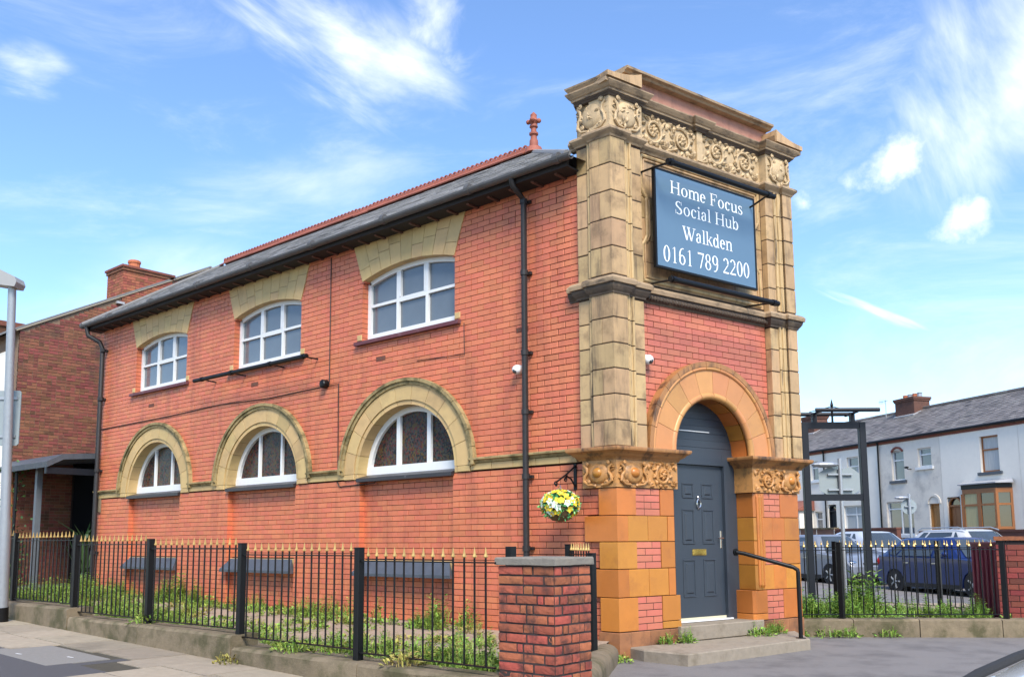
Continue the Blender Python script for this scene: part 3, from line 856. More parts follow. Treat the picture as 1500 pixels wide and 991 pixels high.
# ---- string course between the arches
edges = [0.52] + [v for c in WIN_L for v in (c - 1.30 * KX, c + 1.30 * KX)] + [14.0]
for i in range(0, len(edges), 2):
    a, b = edges[i], edges[i + 1]
    band = MB(); band.box(FA, a, b, BF - .05, BF + .002, 2.38, 2.56)
    band_o = band.build('string_course', m_joint, bld)
    n = max(1, round((b - a) / 0.42))
    for k in range(n):
        x0, x1 = a + (b - a) * k / n, a + (b - a) * (k + 1) / n
        mb = MB(); mb.block(FA, x0 + .003, x1 - .003, BF - .03, BF + .018, 2.385, 2.478, .004); mb.build('band_stone', m_yellow, band_o)
        mb = MB(); mb.extr(FA, [(BF - .03, 2.482), (BF + .035, 2.482), (BF + .05, 2.512), (BF + .078, 2.525), (BF + .078, 2.548), (BF - .03, 2.572)], x0 + .002, x1 - .002)
        mb.build('band_moulding', m_mossy, band_o)
mb = MB(); mb.block(FA, 13.72, 14.03, BF - .1, BF + .03, 2.08, 2.38); mb.build('corner_stone', m_stone, bld)

# ---- eaves, roof
roof = part_empty('roof', (1.8, 7, 6.2), bld)
mb = MB()
mb.box(FA, 0.50, 14.25, BF - .05, .24, 6.185, 6.21)
mb.box(FA, 0.50, 14.25, .205, .24, 6.21, 6.30)
mb.build('soffit', material('soffit_dark_shaded', (0.016, 0.012, 0.011), 0.8), roof)  # dark boards, their colour deepened to hold the shade under the eaves
for i in range(34):
    s = .75 + i * .40
    mb = MB(); mb.prism(Frame(FA.p(s, 0, 0), FA.d, FA.s), [(BF, 6.16), (.14, 6.16), (.17, 6.17), (.17, 6.184), (BF, 6.184)], -.022, .022)
    mb.build('rafter_foot', material('rafter_paint', (0.10, 0.05, 0.04), 0.6), roof)
RZ0, RZ1 = 6.30, 7.70
nC = 15
slates = MB()
for i in range(nC):
    f0, f1 = i / nC, (i + 1) / nC + .25 / nC
    def pt(f, side, lift):
        d = .34 + (-1.8 - .34) * f
        s = (.42 + (2.72 - .42) * f) if side == 0 else (14.28 + (11.9 - 14.28) * f)
        return (s, d, RZ0 + (RZ1 - RZ0) * f + lift)
    s0, s1 = pt(f0, 0, 0)[0], pt(f0, 1, 0)[0]
    x = s0 - (0.13 if i % 2 else 0)
    while x < s1:
        a, b = max(x, s0), min(x + .255, s1)
        if b > a + .02:
            j = random.uniform(-.004, .004)
            d0, d1 = pt(f0, 0, 0)[1], pt(min(f1, 1), 0, 0)[1]
            z0, z1 = pt(f0, 0, 0)[2] + .018 + j, pt(min(f1, 1), 0, 0)[2] + .004
            P = [FA.p(a, d0, z0 - .010), FA.p(b, d0, z0 - .010), FA.p(b, d0, z0), FA.p(a, d0, z0), FA.p(b, d1, z1), FA.p(a, d1, z1)]
            slates.add(P, [(0, 1, 2, 3), (3, 2, 4, 5)])
        x += .26
so_ = slates.build('slate_courses', m_slate, roof); so_['kind'] = 'stuff'
mb = MB()
A0, A1, R0, R1 = FA.p(.42, .33, RZ0 - .01), FA.p(14.28, .33, RZ0 - .01), FA.p(2.72, -1.8, RZ1 - .01), FA.p(11.9, -1.8, RZ1 - .01)
B0, B1 = Vector((3.85, -.2, RZ0 - .01)), Vector((3.9, 14.28, RZ0 - .01))
mb.add([A0, A1, R1, R0, B0, B1], [(0, 1, 2, 3), (1, 5, 2), (5, 4, 3, 2), (4, 0, 3)])
mb.build('roof_deck', m_slate, roof)
# red ridge tiles with pierced cresting
nT = 21
tm = MB()
Lt = (11.95 - 2.85) / nT
pr = [(-.13, -.075), (0, .02), (.13, -.075), (.12, -.095), (0, .0), (-.12, -.095)]
tf = Frame((0, 0, 0), (0, 1), (-1, 0))
tm.extr(tf, pr, .004, Lt - .004)
tm.box(tf, .004, Lt - .004, -.014, .014, .005, .055)
for k in range(4):
    a = Lt * (k + .5) / 4
    tm.ring(Frame((0, a, 0), (0, 1), (-1, 0)), 0, .055, .026, .05, 0, math.pi, -.013, .013, 1, 1, 6, True)
me_t = mesh_of(tm, 'ridge_tile', m_ridge)
for k in range(nT):
    if k in (9,):
        dz = -.012
    else: dz = 0
    inst('ridge_tile', me_t, roof, (1.8, 2.85 + k * Lt, RZ1 + .07 + dz))
mb = MB()
fb = (1.8, 2.72, RZ1 - .02)
mb.lathe(fb, [(.15, 0), (.13, .09), (.075, .11), (.07, .22), (.055, .24), (.05, .30), (.075, .32), (.075, .35), (.045, .37), (.045, .43), (.07, .45), (.065, .48), (.05, .50), (.085, .55), (.06, .60), (.05, .62), (.055, .66), (.0, .72)], 14)
for a in range(4):
    q = a * math.pi / 2 + .4
    mb.ellipsoid(W0, fb[0] + .09 * math.cos(q), fb[1] + .09 * math.sin(q), fb[2] + .55, .04, .04, .04, 8, 6)
mb.build('finial', m_ridge, roof, smooth=True)
mb = MB(); mb.tube([(1.8, 11.95, RZ1 + .0), (1.0, 12.9, RZ1 - .52), (-.3, 14.26, RZ0 + .02)], .07, 8); mb.build('hip_tile', m_slate, roof)
mb = MB(); mb.tube([(1.8, 2.72, RZ1 + .0), (-.3, .45, RZ0 + .02)], .05, 8); mb.build('hip_tile', m_slate, roof)
# gutter: half round with joints
mb = MB()
gp = [(.235 + .06 + .065 * math.cos(math.pi + math.pi * i / 8), 6.305 + .065 * math.sin(math.pi + math.pi * i / 8)) for i in range(9)]
gp += [(.235 + .06 + .055 * math.cos(2 * math.pi - math.pi * i / 8), 6.305 + .055 * math.sin(2 * math.pi - math.pi * i / 8)) for i in range(9)]
mb.extr(FA, gp, .40, 14.32)
gut = mb.build('gutter', m_gutter, bld)
for s in (.62, 2.2, 4.0, 5.8, 7.6, 9.4, 11.2, 13.0, 14.28):
    mb = MB(); mb.tube([FA.p(s - .04, .295, 6.305), FA.p(s + .04, .295, 6.305)], .074, 12); mb.build('gutter_joint', m_gutter, gut)
def downpipe(pts, r, collars, mat):
    mb = MB(); mb.tube(pts, r, 10)
    p = mb.build('drainpipe', mat, bld, smooth=True)
    for q in collars:
        mb = MB(); mb.tube([(q[0], q[1], q[2] - .035), (q[0], q[1], q[2] + .035)], r * 1.28, 10); mb.build('pipe_collar', mat, p)
        mb = MB(); mb.box(FA, q[1] - .07, q[1] + .07, -q[0] - .09, -q[0] - .045, q[2] - .02, q[2] + .02); mb.build('pipe_bracket', mat, p)
x = -(BF + .095)
downpipe([(x, 1.41, 0.15), (x, 1.41, 6.02), (-.16, 1.41, 6.10), (-.27, 1.41, 6.17), (-.29, 1.41, 6.28)], .041, [(x, 1.41, z) for z in (1.3, 2.24, 3.1, 3.9, 5.0, 6.0)], m_pipe)
downpipe([(x, 13.80, 0.1), (x, 13.82, 5.75), (-.07, 13.9, 5.90), (-.26, 14.08, 6.05), (-.295, 14.1, 6.25)], .05, [(x, 13.8, z) for z in (1.2, 3.0, 4.6, 5.7)], m_pipe)

# ---- corner pilasters of the entrance front (upper stage)
def corner(d):
    # plan point where the two wall faces, both moved out by d, meet
    # FA line x = -d ; FB line: p.NB = -d
    x = -d
    y = (-d - x * NB.x) / NB.y
    return Vector((x, y, 0))
def PA(s, d): q = FA.p(s, d, 0); return (q.x, q.y)
def PB(u, d): q = FB.p(u, d, 0); return (q.x, q.y)
def cxy(d): q = corner(d); return (q.x, q.y)
def pilaster_path(extra=0.0, start=0.60, wallA_d=BF, wallB_d=BE, end=-.25):
    return [PA(start, wallA_d), PA(.53, wallA_d), PA(.53, 0), PA(.29, 0), PA(.29, .05), cxy(.05), PB(.21, .05), PB(.21, 0), PB(.545, 0), PB(.545, wallB_d),
            PB(3.075, wallB_d), PB(3.075, 0), PB(3.41, 0), PB(3.41, .05), PB(3.62, .05), PB(3.62, end)]
stage = part_empty('corner_pilaster', (0, 0, 2.5), bld)
stage2 = part_empty('end_pilaster', FB.p(3.4, 0, 2.5), bld)
def course_z(z0, z1, n): return [(z0 + (z1 - z0) * i / n, z0 + (z1 - z0) * (i + 1) / n) for i in range(n)]
lvls = course_z(2.545, 4.47, 6) + course_z(4.70, 6.51, 5)
mb = MB()      # joint-coloured core behind the blocks
mb.sweep([PA(.52, -.2), PA(.52, -.006), PA(.29, -.006), PA(.29, .044), cxy(.044), PB(.21, .044), PB(.21, -.006), PB(.54, -.006), PB(.54, -.2)], [(0, 2.54), (0, 6.6), (-.15, 6.6), (-.15, 2.54)])
mb.build('pilaster_core', m_joint, stage)
mb = MB()
mb.sweep([PB(3.08, -.2), PB(3.08, -.006), PB(3.41, -.006), PB(3.41, .044), PB(3.614, .044), PB(3.614, -.3)], [(0, 2.54), (0, 6.6), (-.15, 6.6), (-.15, 2.54)])
mb.build('pilaster_core', m_joint, stage2)
def lump(poly, z0, z1, name, mat, parent, ch=.006):
    """stone with any plan outline, its vertical faces chamfered top and bottom"""
    n = len(poly)
    cx_ = sum(q[0] for q in poly) / n; cy_ = sum(q[1] for q in poly) / n
    def ins(q, k): return (q[0] + (cx_ - q[0]) * k, q[1] + (cy_ - q[1]) * k)
    k = ch / .12
    P = [(*ins(q, k), z0) for q in poly] + [(*q, z0 + ch) for q in poly] + [(*q, z1 - ch) for q in poly] + [(*ins(q, k), z1) for q in poly]
    fs = [tuple(range(n - 1, -1, -1)), tuple(range(3 * n, 4 * n))]
    for r in range(3):
        fs += [(r * n + i, r * n + (i + 1) % n, (r + 1) * n + (i + 1) % n, (r + 1) * n + i) for i in range(n)]
    mb = MB(); mb.add(P, fs); return mb.build(name, mat, parent)
for li, (z0, z1) in enumerate(lvls):
    z0 += .007; z1 -= .007
    # plain outer strips
    mb = MB(); mb.block(FA, .36, .53, -.06, 0 + random.uniform(-.002, .002), z0 - .03, z1 - .03); mb.build('ashlar_block', m_buff, stage)
    mb = MB(); mb.block(FB, .37, .545, -.10, 0 + random.uniform(-.002, .002), z0 - .03, z1 - .03); mb.build('ashlar_block', m_buff, stage)
    mb = MB(); mb.block(FB, 3.075, 3.25, -.10, 0 + random.uniform(-.002, .002), z0 - .03, z1 - .03); mb.build('ashlar_block', m_buff, stage2)
    # corner blocks, some of two stones
    c1 = corner(.052)
    if li % 2 == 0:
        lump([PA(.13, .052), (c1.x, c1.y), PB(.205, .052), PB(.205, -.02), PA(.13, -.02)], z0, z1, 'ashlar_block', m_buff, stage)
        lump([PA(.285, .052), PA(.135, .052), PA(.135, -.02), PA(.285, -.02)], z0, z1, 'ashlar_block', m_buff, stage)
    else:
        lump([PA(.285, .052), (c1.x, c1.y), PB(.205, .052), PB(.205, -.02), PA(.285, -.02)], z0, z1, 'ashlar_block', m_buff, stage)
    lump([PB(3.410, .052), PB(3.62, .052), PB(3.62, -.30), PB(3.410, -.30)], z0, z1, 'ashlar_block', m_buff, stage2)
    # reeded strips
    for fr, ss, par in ((FA, (.31, .335), stage), (FB, (.232, .262, .345), stage), (FB, (3.272, 3.355, 3.388), stage2)):
        mb = MB()
        for k, s in enumerate(ss):
            mb.tube([fr.p(s, .004, z0), fr.p(s, .004, z1)], .020, 8)
        s0, s1 = (ss[0] - .02, ss[-1] + .02)
        mb.box(fr, s0, s1, -.05, -.002, z0, z1)
        mb.build('reeded_stone', m_reed, par)
# mid cornice: sooty carved bed, clean weathered top
midp = pilaster_path(start=.70)
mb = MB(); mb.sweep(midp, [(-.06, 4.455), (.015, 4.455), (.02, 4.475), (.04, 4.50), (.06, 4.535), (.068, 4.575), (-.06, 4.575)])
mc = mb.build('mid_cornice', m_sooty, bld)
mb = MB(); mb.sweep(midp, [(-.06, 4.577), (.088, 4.577), (.094, 4.625), (.08, 4.65), (.05, 4.67), (-.06, 4.71)])
mb.build('cornice_crown', m_cornice, mc)
for k in range(44):          # bead and leaf enrichment
    u = .60 + k * .0565
    mb = MB(); mb.ellipsoid(FB, u, BE + .068, 4.515, .021, .03, .033, 6, 5)
    mb.build('carved_leaf', m_sooty, mc)
# sign stage: ashlar behind the name board
stg = MB(); stg.box(FB, .54, 3.08, -.3, BE - .006, 4.70, 6.55)
panel_wall = stg.build('panel_wall', m_joint, bld)
for zi, (z0, z1) in enumerate(course_z(4.715, 6.50, 6)):
    edges_u = [.55, .80 + .1 * (zi % 2), 1.35, 1.9, 2.45, 2.82 - .1 * (zi % 2), 3.07]
    for k in range(6):
        mb = MB(); mb.block(FB, edges_u[k] + .003, edges_u[k + 1] - .003, BE - .1, BE + random.uniform(-.001, .001), z0 + .003, z1 - .003, .004)
        mb.build('ashlar_block', m_buff, panel_wall)
def shaped_frame(u0, u1, z0, z1, ear):
    # panel outline with shouldered, waisted sides
    h = z1 - z0
    left = [(u0, z1), (u0, z1 - .27 * h), (u0 + ear * .4, z1 - .30 * h), (u0 + ear, z1 - .34 * h), (u0 + ear, z0 + .36 * h), (u0 + ear * .5, z0 + .31 * h), (u0, z0 + .28 * h), (u0, z0)]
    right = [(u1 - (q[0] - u0), q[1]) for q in left][::-1]
    return left + right
for off, r in ((0, .026), (.05, .016)):
    q = shaped_frame(.63 + off, 2.99 - off, 4.76 + off, 6.46 - off, .09)
    mb = MB(); mb.tube([FB.p(u, BE + .006, z) for u, z in q + [q[0]]], r, 8); mb.build('panel_moulding', m_buff, panel_wall)
# upper bed mould, frieze, cornice
mb = MB(); mb.sweep(pilaster_path(start=.66), [(-.06, 6.50), (.012, 6.50), (.025, 6.525), (.05, 6.55), (.07, 6.575), (.07, 6.60), (.04, 6.625), (-.06, 6.64)])
bedm = mb.build('bed_moulding', m_cornice, bld)
mb = MB(); mb.sweep([PA(.52, BF - .1), PA(.52, -.01), PA(.29, -.01), PA(.29, .035), cxy(.035), PB(.21, .035), PB(.545, .035), PB(.545, BE + .01), PB(3.075, BE + .01), PB(3.075, .035), PB(3.62, .035), PB(3.62, -.3)], [(0, 6.62), (0, 7.10), (-.12, 7.10), (-.12, 6.62)])
frz = mb.build('frieze', m_carve, bld)
def scroll(mb, fr, cs, cz, r, d, hand=1, turns=1.6, th=.020, a0=0.0):
    pts = []; rr = []
    n = int(14 * turns)
    for i in range(n + 1):
        t = i / n; a = a0 + hand * 2 * math.pi * turns * t; q = r * (1 - .82 * t)
        pts.append(fr.p(cs + q * math.cos(a), d + .012 * math.sin(t * 3), cz + q * math.sin(a))); rr.append(th * (1 - .45 * t))
    mb.tube(pts, rr, 6)
    mb.ellipsoid(fr, cs, d + .008, cz, th * 1.5, th * 1.5, th * 1.5, 8, 6)
def leaf(mb, fr, s, z, ang, L, w, d, curl=.03):
    # pointed, ribbed leaf rising from the ground and curling at the tip
    ca, sa = math.cos(ang), math.sin(ang)
    prof = [(0, .25, 0), (.3, .9, .6), (.6, 1, 1), (.85, .6, .8), (1, .05, .3)]
    P = []
    for t, ww, hh in prof:
        for e, k in ((-1, 0), (0, 1), (1, 0)):
            x, y = t * L, e * ww * w
            P.append(fr.p(s + x * ca - y * sa, d - .012 + hh * curl * (.35 + .65 * k), z + x * sa + y * ca))
    fs = []
    for i in range(4):
        for j in range(2):
            a = i * 3 + j; fs.append((a, a + 1, a + 4, a + 3))
    mb.add(P, fs)
def rosette(mb, fr, cs, cz, r, d, n=8, a0=0.0):
    for k in range(n):
        leaf(mb, fr, cs, cz, a0 + 2 * math.pi * k / n, r, r * .30, d, .05)
    mb.ellipsoid(fr, cs, d + .015, cz, r * .25, .03, r * .25, 8, 6)
def scroll_panel(fr, u0, u1, z0, z1, d, hand, mat, parent, name='carved_scroll'):
    mb = MB()
    cu, cz = (u0 + u1) / 2, (z0 + z1) / 2; r = min(u1 - u0, z1 - z0) * .44
    a0 = random.uniform(0, 6)
    scroll(mb, fr, cu, cz, r, d, hand, 1.5, .024, a0)
    rosette(mb, fr, cu, cz, r * .50, d + .006, 7, a0)
    for k in range(11):
        a = a0 + hand * 2 * math.pi * k / 11
        q = r * (1 - .10 * k / 11)
        leaf(mb, fr, cu + q * .86 * math.cos(a), cz + q * .86 * math.sin(a), a + hand * 1.0, r * .62, r * .16, d, .05)
    for su in (-1, 1):
        for sz in (-1, 1):
            px_, pz_ = cu + su * (u1 - u0) * .5, cz + sz * (z1 - z0) * .47
            a = math.atan2(-sz, -su)
            for da in (-.75, -.1, .6):
                leaf(mb, fr, px_, pz_, a + da, r * .70, r * .15, d, .042)
    return mb.build(name, mat, parent)
pan = ((.60, 1.14, 1), (1.14, 1.68, -1), (1.82, 2.42, 1), (2.42, 3.02, -1))
for u0, u1, h in pan:
    scroll_panel(FB, u0, u1, 6.65, 7.06, BE + .018, h, m_carve, frz)
mb = MB(); mb.block(FB, 1.695, 1.805, BE, BE + .055, 6.63, 7.09); mb.build('frieze_pier', m_carve, frz)
def shield(fr, cs, d, z0, z1, w, mat, parent, egg=None):
    """cartouche with scrolled sides, used on the capitals"""
    mb = MB(); cz = (z0 + z1) / 2; h = z1 - z0
    mb.ellipsoid(fr, cs, d + .0, cz, w * .36, .045, h * .40, 12, 8)
    for sg in (-1, 1):
        pts = [fr.p(cs + sg * w * x, d + .02, z0 + h * z) for x, z in ((.12, .04), (.34, .08), (.47, .22), (.44, .42), (.36, .55), (.38, .72), (.48, .84))]
        mb.tube(pts, [.012, .018, .022, .020, .018, .020, .014], 7)
        scroll(mb, fr, cs + sg * w * .36, z0 + h * .90, h * .085, d + .02, -sg, 1.2, .013)
        scroll(mb, fr, cs + sg * w * .30, z0 + h * .18, h * .085, d + .02, sg, 1.2, .012)
        for k in range(4):
            leaf(mb, fr, cs + sg * w * .40, z0 + h * (.25 + .17 * k), (0 if sg > 0 else math.pi) + random.uniform(-.7, .7), w * .16, .012, d + .01, .025)
    for x in (-.12, .12):
        leaf(mb, fr, cs + x * w, z0 + h * .12, -math.pi / 2 + x, h * .16, .02, d + .012)
    if not egg:
        for k in range(14):
            a = random.uniform(0, 6.28); q = math.sqrt(random.random())
            leaf(mb, fr, cs + q * w * .30 * math.cos(a), cz + q * h * .32 * math.sin(a), random.uniform(0, 6.28), w * .20, w * .05, d + .012 + .035 * (1 - q * q), .03)
    o = mb.build('carved_cartouche', mat, parent, smooth=True)
    if egg:
        mb = MB(); mb.ellipsoid(fr, cs, d + .02, cz + h * .02, w * .17, .06, h * .21, 14, 10); mb.build('egg_boss', egg, parent, smooth='all')
    return o
for fr, cs, w in ((FA, .255, .46), (FB, .27, .46), (FB, 3.36, .46)):
    shield(fr, cs, .035 if fr is FB else .02, 6.645, 7.075, w, m_carve, frz)
tc_path = [PA(.56, BF), PA(.47, BF), PA(.47, .035), cxy(.035), PB(.545, .035), PB(.545, BE + .01), PB(1.66, BE + .01), PB(1.66, BE + .06), PB(1.84, BE + .06), PB(1.84, BE + .01),
           PB(3.075, BE + .01), PB(3.075, .035), PB(3.62, .035), PB(3.62, -.4)]
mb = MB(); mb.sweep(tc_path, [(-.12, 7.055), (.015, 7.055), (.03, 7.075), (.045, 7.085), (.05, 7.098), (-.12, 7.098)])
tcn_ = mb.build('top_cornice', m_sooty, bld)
mb = MB(); mb.sweep(tc_path, [(-.12, 7.10), (.060, 7.10), (.065, 7.125), (.08, 7.135), (.105, 7.17), (.12, 7.195), (.12, 7.21), (-.12, 7.25)])
mb.build('cornice_crown', m_cornice, tcn_)
# parapet above: rendered brick strip and coping
mb = MB(); mb.box(FB, .30, 3.30, -.45, -.11, 7.22, 7.50)
par = mb.build('parapet', material('weathered_parapet', (0.44, 0.215, 0.150), 0.8, grain=0.25, grain_scale=7, bump=0.4, stain=(0.30, 0.11, 0.075), stain_amt=0.7, stain_scale=2.0, streak=(0.12, 0.07, 0.05), streak_amt=0.5), bld)
for k in range(6):
    u0 = .30 + k * .5
    mb = MB(); mb.extr(FB, [(-.5, 7.49), (-.02, 7.49), (0, 7.515), (.04, 7.53), (.045, 7.56), (-.5, 7.60)], u0 + .002, u0 + .498)
    mb.build('coping_stone', m_cornice, par)
# horned blocks over the two pilasters
def horn(u_out, u_in, parent):
    n = 8
    for (zb, zt, dd, mat) in ((7.19, 7.31, .13, m_cornice), (7.245, 7.385, .165, m_buff)):
        poly = []
        for i in range(n + 1):
            t = i / n
            u = u_out + (u_in - u_out) * t
            z = zb + (zt - zb) * (.18 + .82 * (t ** 2.2)) + .03
            poly.append((u, z))
        base = [(u_in, zb - .01), (u_out, zb - .01)]
        mb = MB(); mb.prism(FB, poly + base, -.42, dd)
        mb.build('acroterion', mat, parent)
horn(-.16, .44, stage)
horn(3.80, 3.19, stage2)
mb = MB(); mb.sweep([PA(.46, -.05), PA(.46, .035), cxy(.035), PB(.38, .035)], [(-.2, 7.212), (.09, 7.212), (.10, 7.23), (.125, 7.265), (.13, 7.285), (-.2, 7.30)])
mb.build('capping_course', m_cornice, stage)

# ---- entrance piers (lower stage)
lower = part_empty('corner_pier', (0, 0, 0), bld)
lower2 = part_empty('door_pier', FB.p(3, 0, 0), bld)
mb = MB(); mb.sweep([PA(.26, -.2), PA(.26, -.012), cxy(-.012), PB(1.0, -.012), PB(1.0, -.36)], [(0, .02), (0, 2.38), (-.1, 2.38), (-.1, .02)])
mb.build('pier_core', m_joint, lower)
mb = MB(); mb.sweep([PB(2.58, -.36), PB(2.58, -.10), PB(2.62, -.012), PB(3.52, -.012), PB(3.52, -.3)], [(0, .02), (0, 2.38), (-.1, 2.38), (-.1, .02)])
mb.build('pier_core', m_joint, lower2)
rows = ((1.70, 2.04), (1.38, 1.70), (1.05, 1.38), (.71, 1.05), (.305, .71))
def jamb_block(u0, u1, z0, z1, name, mat, parent, side, dep=-.34, ch=.035):
    # end stone that turns into the door reveal, with a chamfered arris
    if side > 0: poly = [PB(u0, 0), PB(u1 - ch, 0), PB(u1, -ch), PB(u1, dep), PB(u0, dep)]
    else: poly = [PB(u0 + ch, 0), PB(u1, 0), PB(u1, dep), PB(u0, dep), PB(u0, -ch)]
    return lump(poly, z0, z1, name, mat, parent, .004)
c0 = corner(0)
for ri, (z0, z1) in enumerate(rows):
    z0 += .004; z1 -= .004
    rd = lambda: random.uniform(-.0015, .0015)
    full = ri in (1, 3)
    sA = .49 if full else .27
    uC = .18 if full else .32
    uu = uC - .003
    lump([PA(sA, -.002), (c0.x, c0.y), PB(uu, 0), PB(uu, -.05), PA(sA, -.06)], z0, z1, 'terracotta_block', m_amber, lower, .005)
    if full:
        mb = MB(); mb.block(FB, .183, .517, -.05, rd(), z0, z1); mb.build('terracotta_block', m_amber, lower)
        mb = MB(); mb.block(FB, .523, .857, -.05, rd(), z0, z1); mb.build('terracotta_block', m_amber, lower)
        jamb_block(.863, 1.015, z0, z1, 'terracotta_block', m_amber, lower, 1)
    else:
        jamb_block(.74, 1.015 if ri != 4 else 1.09, z0 if ri != 4 else .40, z1, 'terracotta_block', m_amber, lower, 1)
        if ri == 4: jamb_block(.74, 1.09, z0, .392, 'terracotta_block', m_amber, lower, 1, ch=.03)
    # right-hand pier
    if full:
        jamb_block(2.57, 2.70, z0, z1, 'terracotta_block', m_amber, lower2, -1)
        mb = MB(); mb.block(FB, 2.703, 2.93, -.05, rd(), z0, z1); mb.build('terracotta_block', m_amber, lower2)
        mb = MB(); mb.block(FB, 2.933, 3.20, -.05, rd(), z0, z1); mb.build('terracotta_block', m_amber, lower2)
        mb = MB(); mb.block(FB, 3.203, 3.53, -.30, rd(), z0, z1); mb.build('terracotta_block', m_amber, lower2)
    else:
        ex = .08 if ri == 4 else 0
        jamb_block(2.57 - ex, 2.765, z0 if ri != 4 else .40, z1, 'terracotta_block', m_amber, lower2, -1)
        if ri == 4: jamb_block(2.57 - ex, 2.765, z0, .392, 'terracotta_block', m_amber, lower2, -1, ch=.03)
        mb = MB(); mb.block(FB, 3.125, 3.53, -.30, rd(), z0, z1); mb.build('terracotta_block', m_amber, lower2)
# reeding cut on the right-hand arris
mb = MB()
for u, d in ((2.615, .004), (2.655, .010), (2.70, .006)):
    mb.tube([FB.p(u, d, .74), FB.p(u, d, .78), FB.p(u, d, 1.98), FB.p(u, d, 2.02)], [.006, .020, .020, .006], 8)
mb.build('reeded_arris', m_amber, lower2)
# plinth
dk = material('damp_terracotta', (0.30, 0.125, 0.05), 0.6, 0.12, 0.25, 6, 0.3, 40, stain=(0.05, 0.03, 0.022), stain_amt=0.75, stain_scale=2.5, stain_lo=.45, stain_hi=.72)
lump([PA(.29, .012), corner(.012).to_tuple()[:2], PB(.178, .012), PB(.178, -.05), PA(.29, -.06)], -.02, .298, 'plinth_block', dk, lower, .005)
for u0, u1 in ((.182, .508), (.512, .848), (.852, .99)):
    mb = MB(); mb.block(FB, u0, u1, -.05, .012, -.02, .298); mb.build('plinth_block', dk, lower)
for u0, u1 in ((2.62, 2.86), (2.864, 3.20), (3.204, 3.54)):
    mb = MB(); mb.block(FB, u0, u1, -.25, .012, -.02, .298); mb.build('plinth_block', dk, lower2)
# capital frieze with eggs and foliage
mb = MB(); mb.sweep([PA(.50, -.2), PA(.50, .012), cxy(.012), PB(1.05, .012), PB(1.05, -.36)], [(0, 2.045), (0, 2.39), (-.1, 2.39), (-.1, 2.045)])
cap1 = mb.build('capital', m_carve_amber, bld)
mb = MB(); mb.sweep([PB(2.53, -.36), PB(2.53, .012), PB(3.56, .012), PB(3.60, -.3)], [(0, 2.045), (0, 2.39), (-.1, 2.39), (-.1, 2.045)])
cap2 = mb.build('capital', m_carve_amber, bld)
for fr, cs, w, par_ in ((FA, .25, .44, cap1), (FB, .27, .46, cap1), (FB, 3.34, .42, cap2)):
    shield(fr, cs, .016, 2.06, 2.375, w, m_carve_amber, par_, m_amber)
scroll_panel(FB, .53, 1.02, 2.06, 2.375, .02, 1, m_carve_amber, cap1, 'carved_foliage')
scroll_panel(FB, 2.58, 3.10, 2.06, 2.375, .02, -1, m_carve_amber, cap2, 'carved_foliage')
ip = [(-.1, 2.385), (.015, 2.385), (.03, 2.42), (.075, 2.445), (.085, 2.465), (.13, 2.49), (.14, 2.52), (.135, 2.535), (-.1, 2.56)]
mb = MB(); mb.sweep([PA(.62, -.05), PA(.53, -.05), PA(.53, .01), cxy(.01), PB(1.05, .01), PB(1.05, -.34)], ip); mb.build('impost', m_impost, lower, smooth=True)
mb = MB(); mb.sweep([PB(2.53, -.34), PB(2.53, .01), PB(3.60, .01), PB(3.60, -.3)], ip); mb.build('impost', m_impost, lower2, smooth=True)

# ---- entrance arch
ZD = 2.545; CD = 1.79
mb = MB(); mb.ring(FB, CD, ZD, .80, 1.23, 0, math.pi, -.30, BE + .075, 1, 1, 40)
earch = mb.build('entrance_arch', m_joint, bld)
arch_ring(FB, CD, ZD, .80, 1.12, 10, -.15, BE + .105, m_peach, 'voussoir', earch, 1.0, .003, 6)
def arch_mould(fr, cs, cz, r, d, tr, n, mat, name, parent):
    for i in range(n):
        a0 = math.pi * i / n + .004; a1 = math.pi * (i + 1) / n - .004
        mb = MB(); mb.tube([fr.p(cs + r * math.cos(a0 + (a1 - a0) * k / 5), d, cz + r * math.sin(a0 + (a1 - a0) * k / 5)) for k in range(6)], tr, 10)
        mb.build(name, mat, parent, smooth=True)
arch_mould(FB, CD, ZD, .775, BE + .075, .05, 10, m_peach, 'roll_moulding', earch)
arch_ring(FB, CD, ZD, .735, .80, 10, -.34, BE + .02, m_amber, 'reveal_stone', earch, 1.0, .003, 6)
arch_mould(FB, CD, ZD, 1.145, BE + .10, .030, 13, m_peach, 'hood_roll', earch)
arch_ring(FB, CD, ZD, 1.165, 1.235, 13, BE - .05, BE + .13, m_impost, 'hood_stone', earch, 1.0, .003, 6)

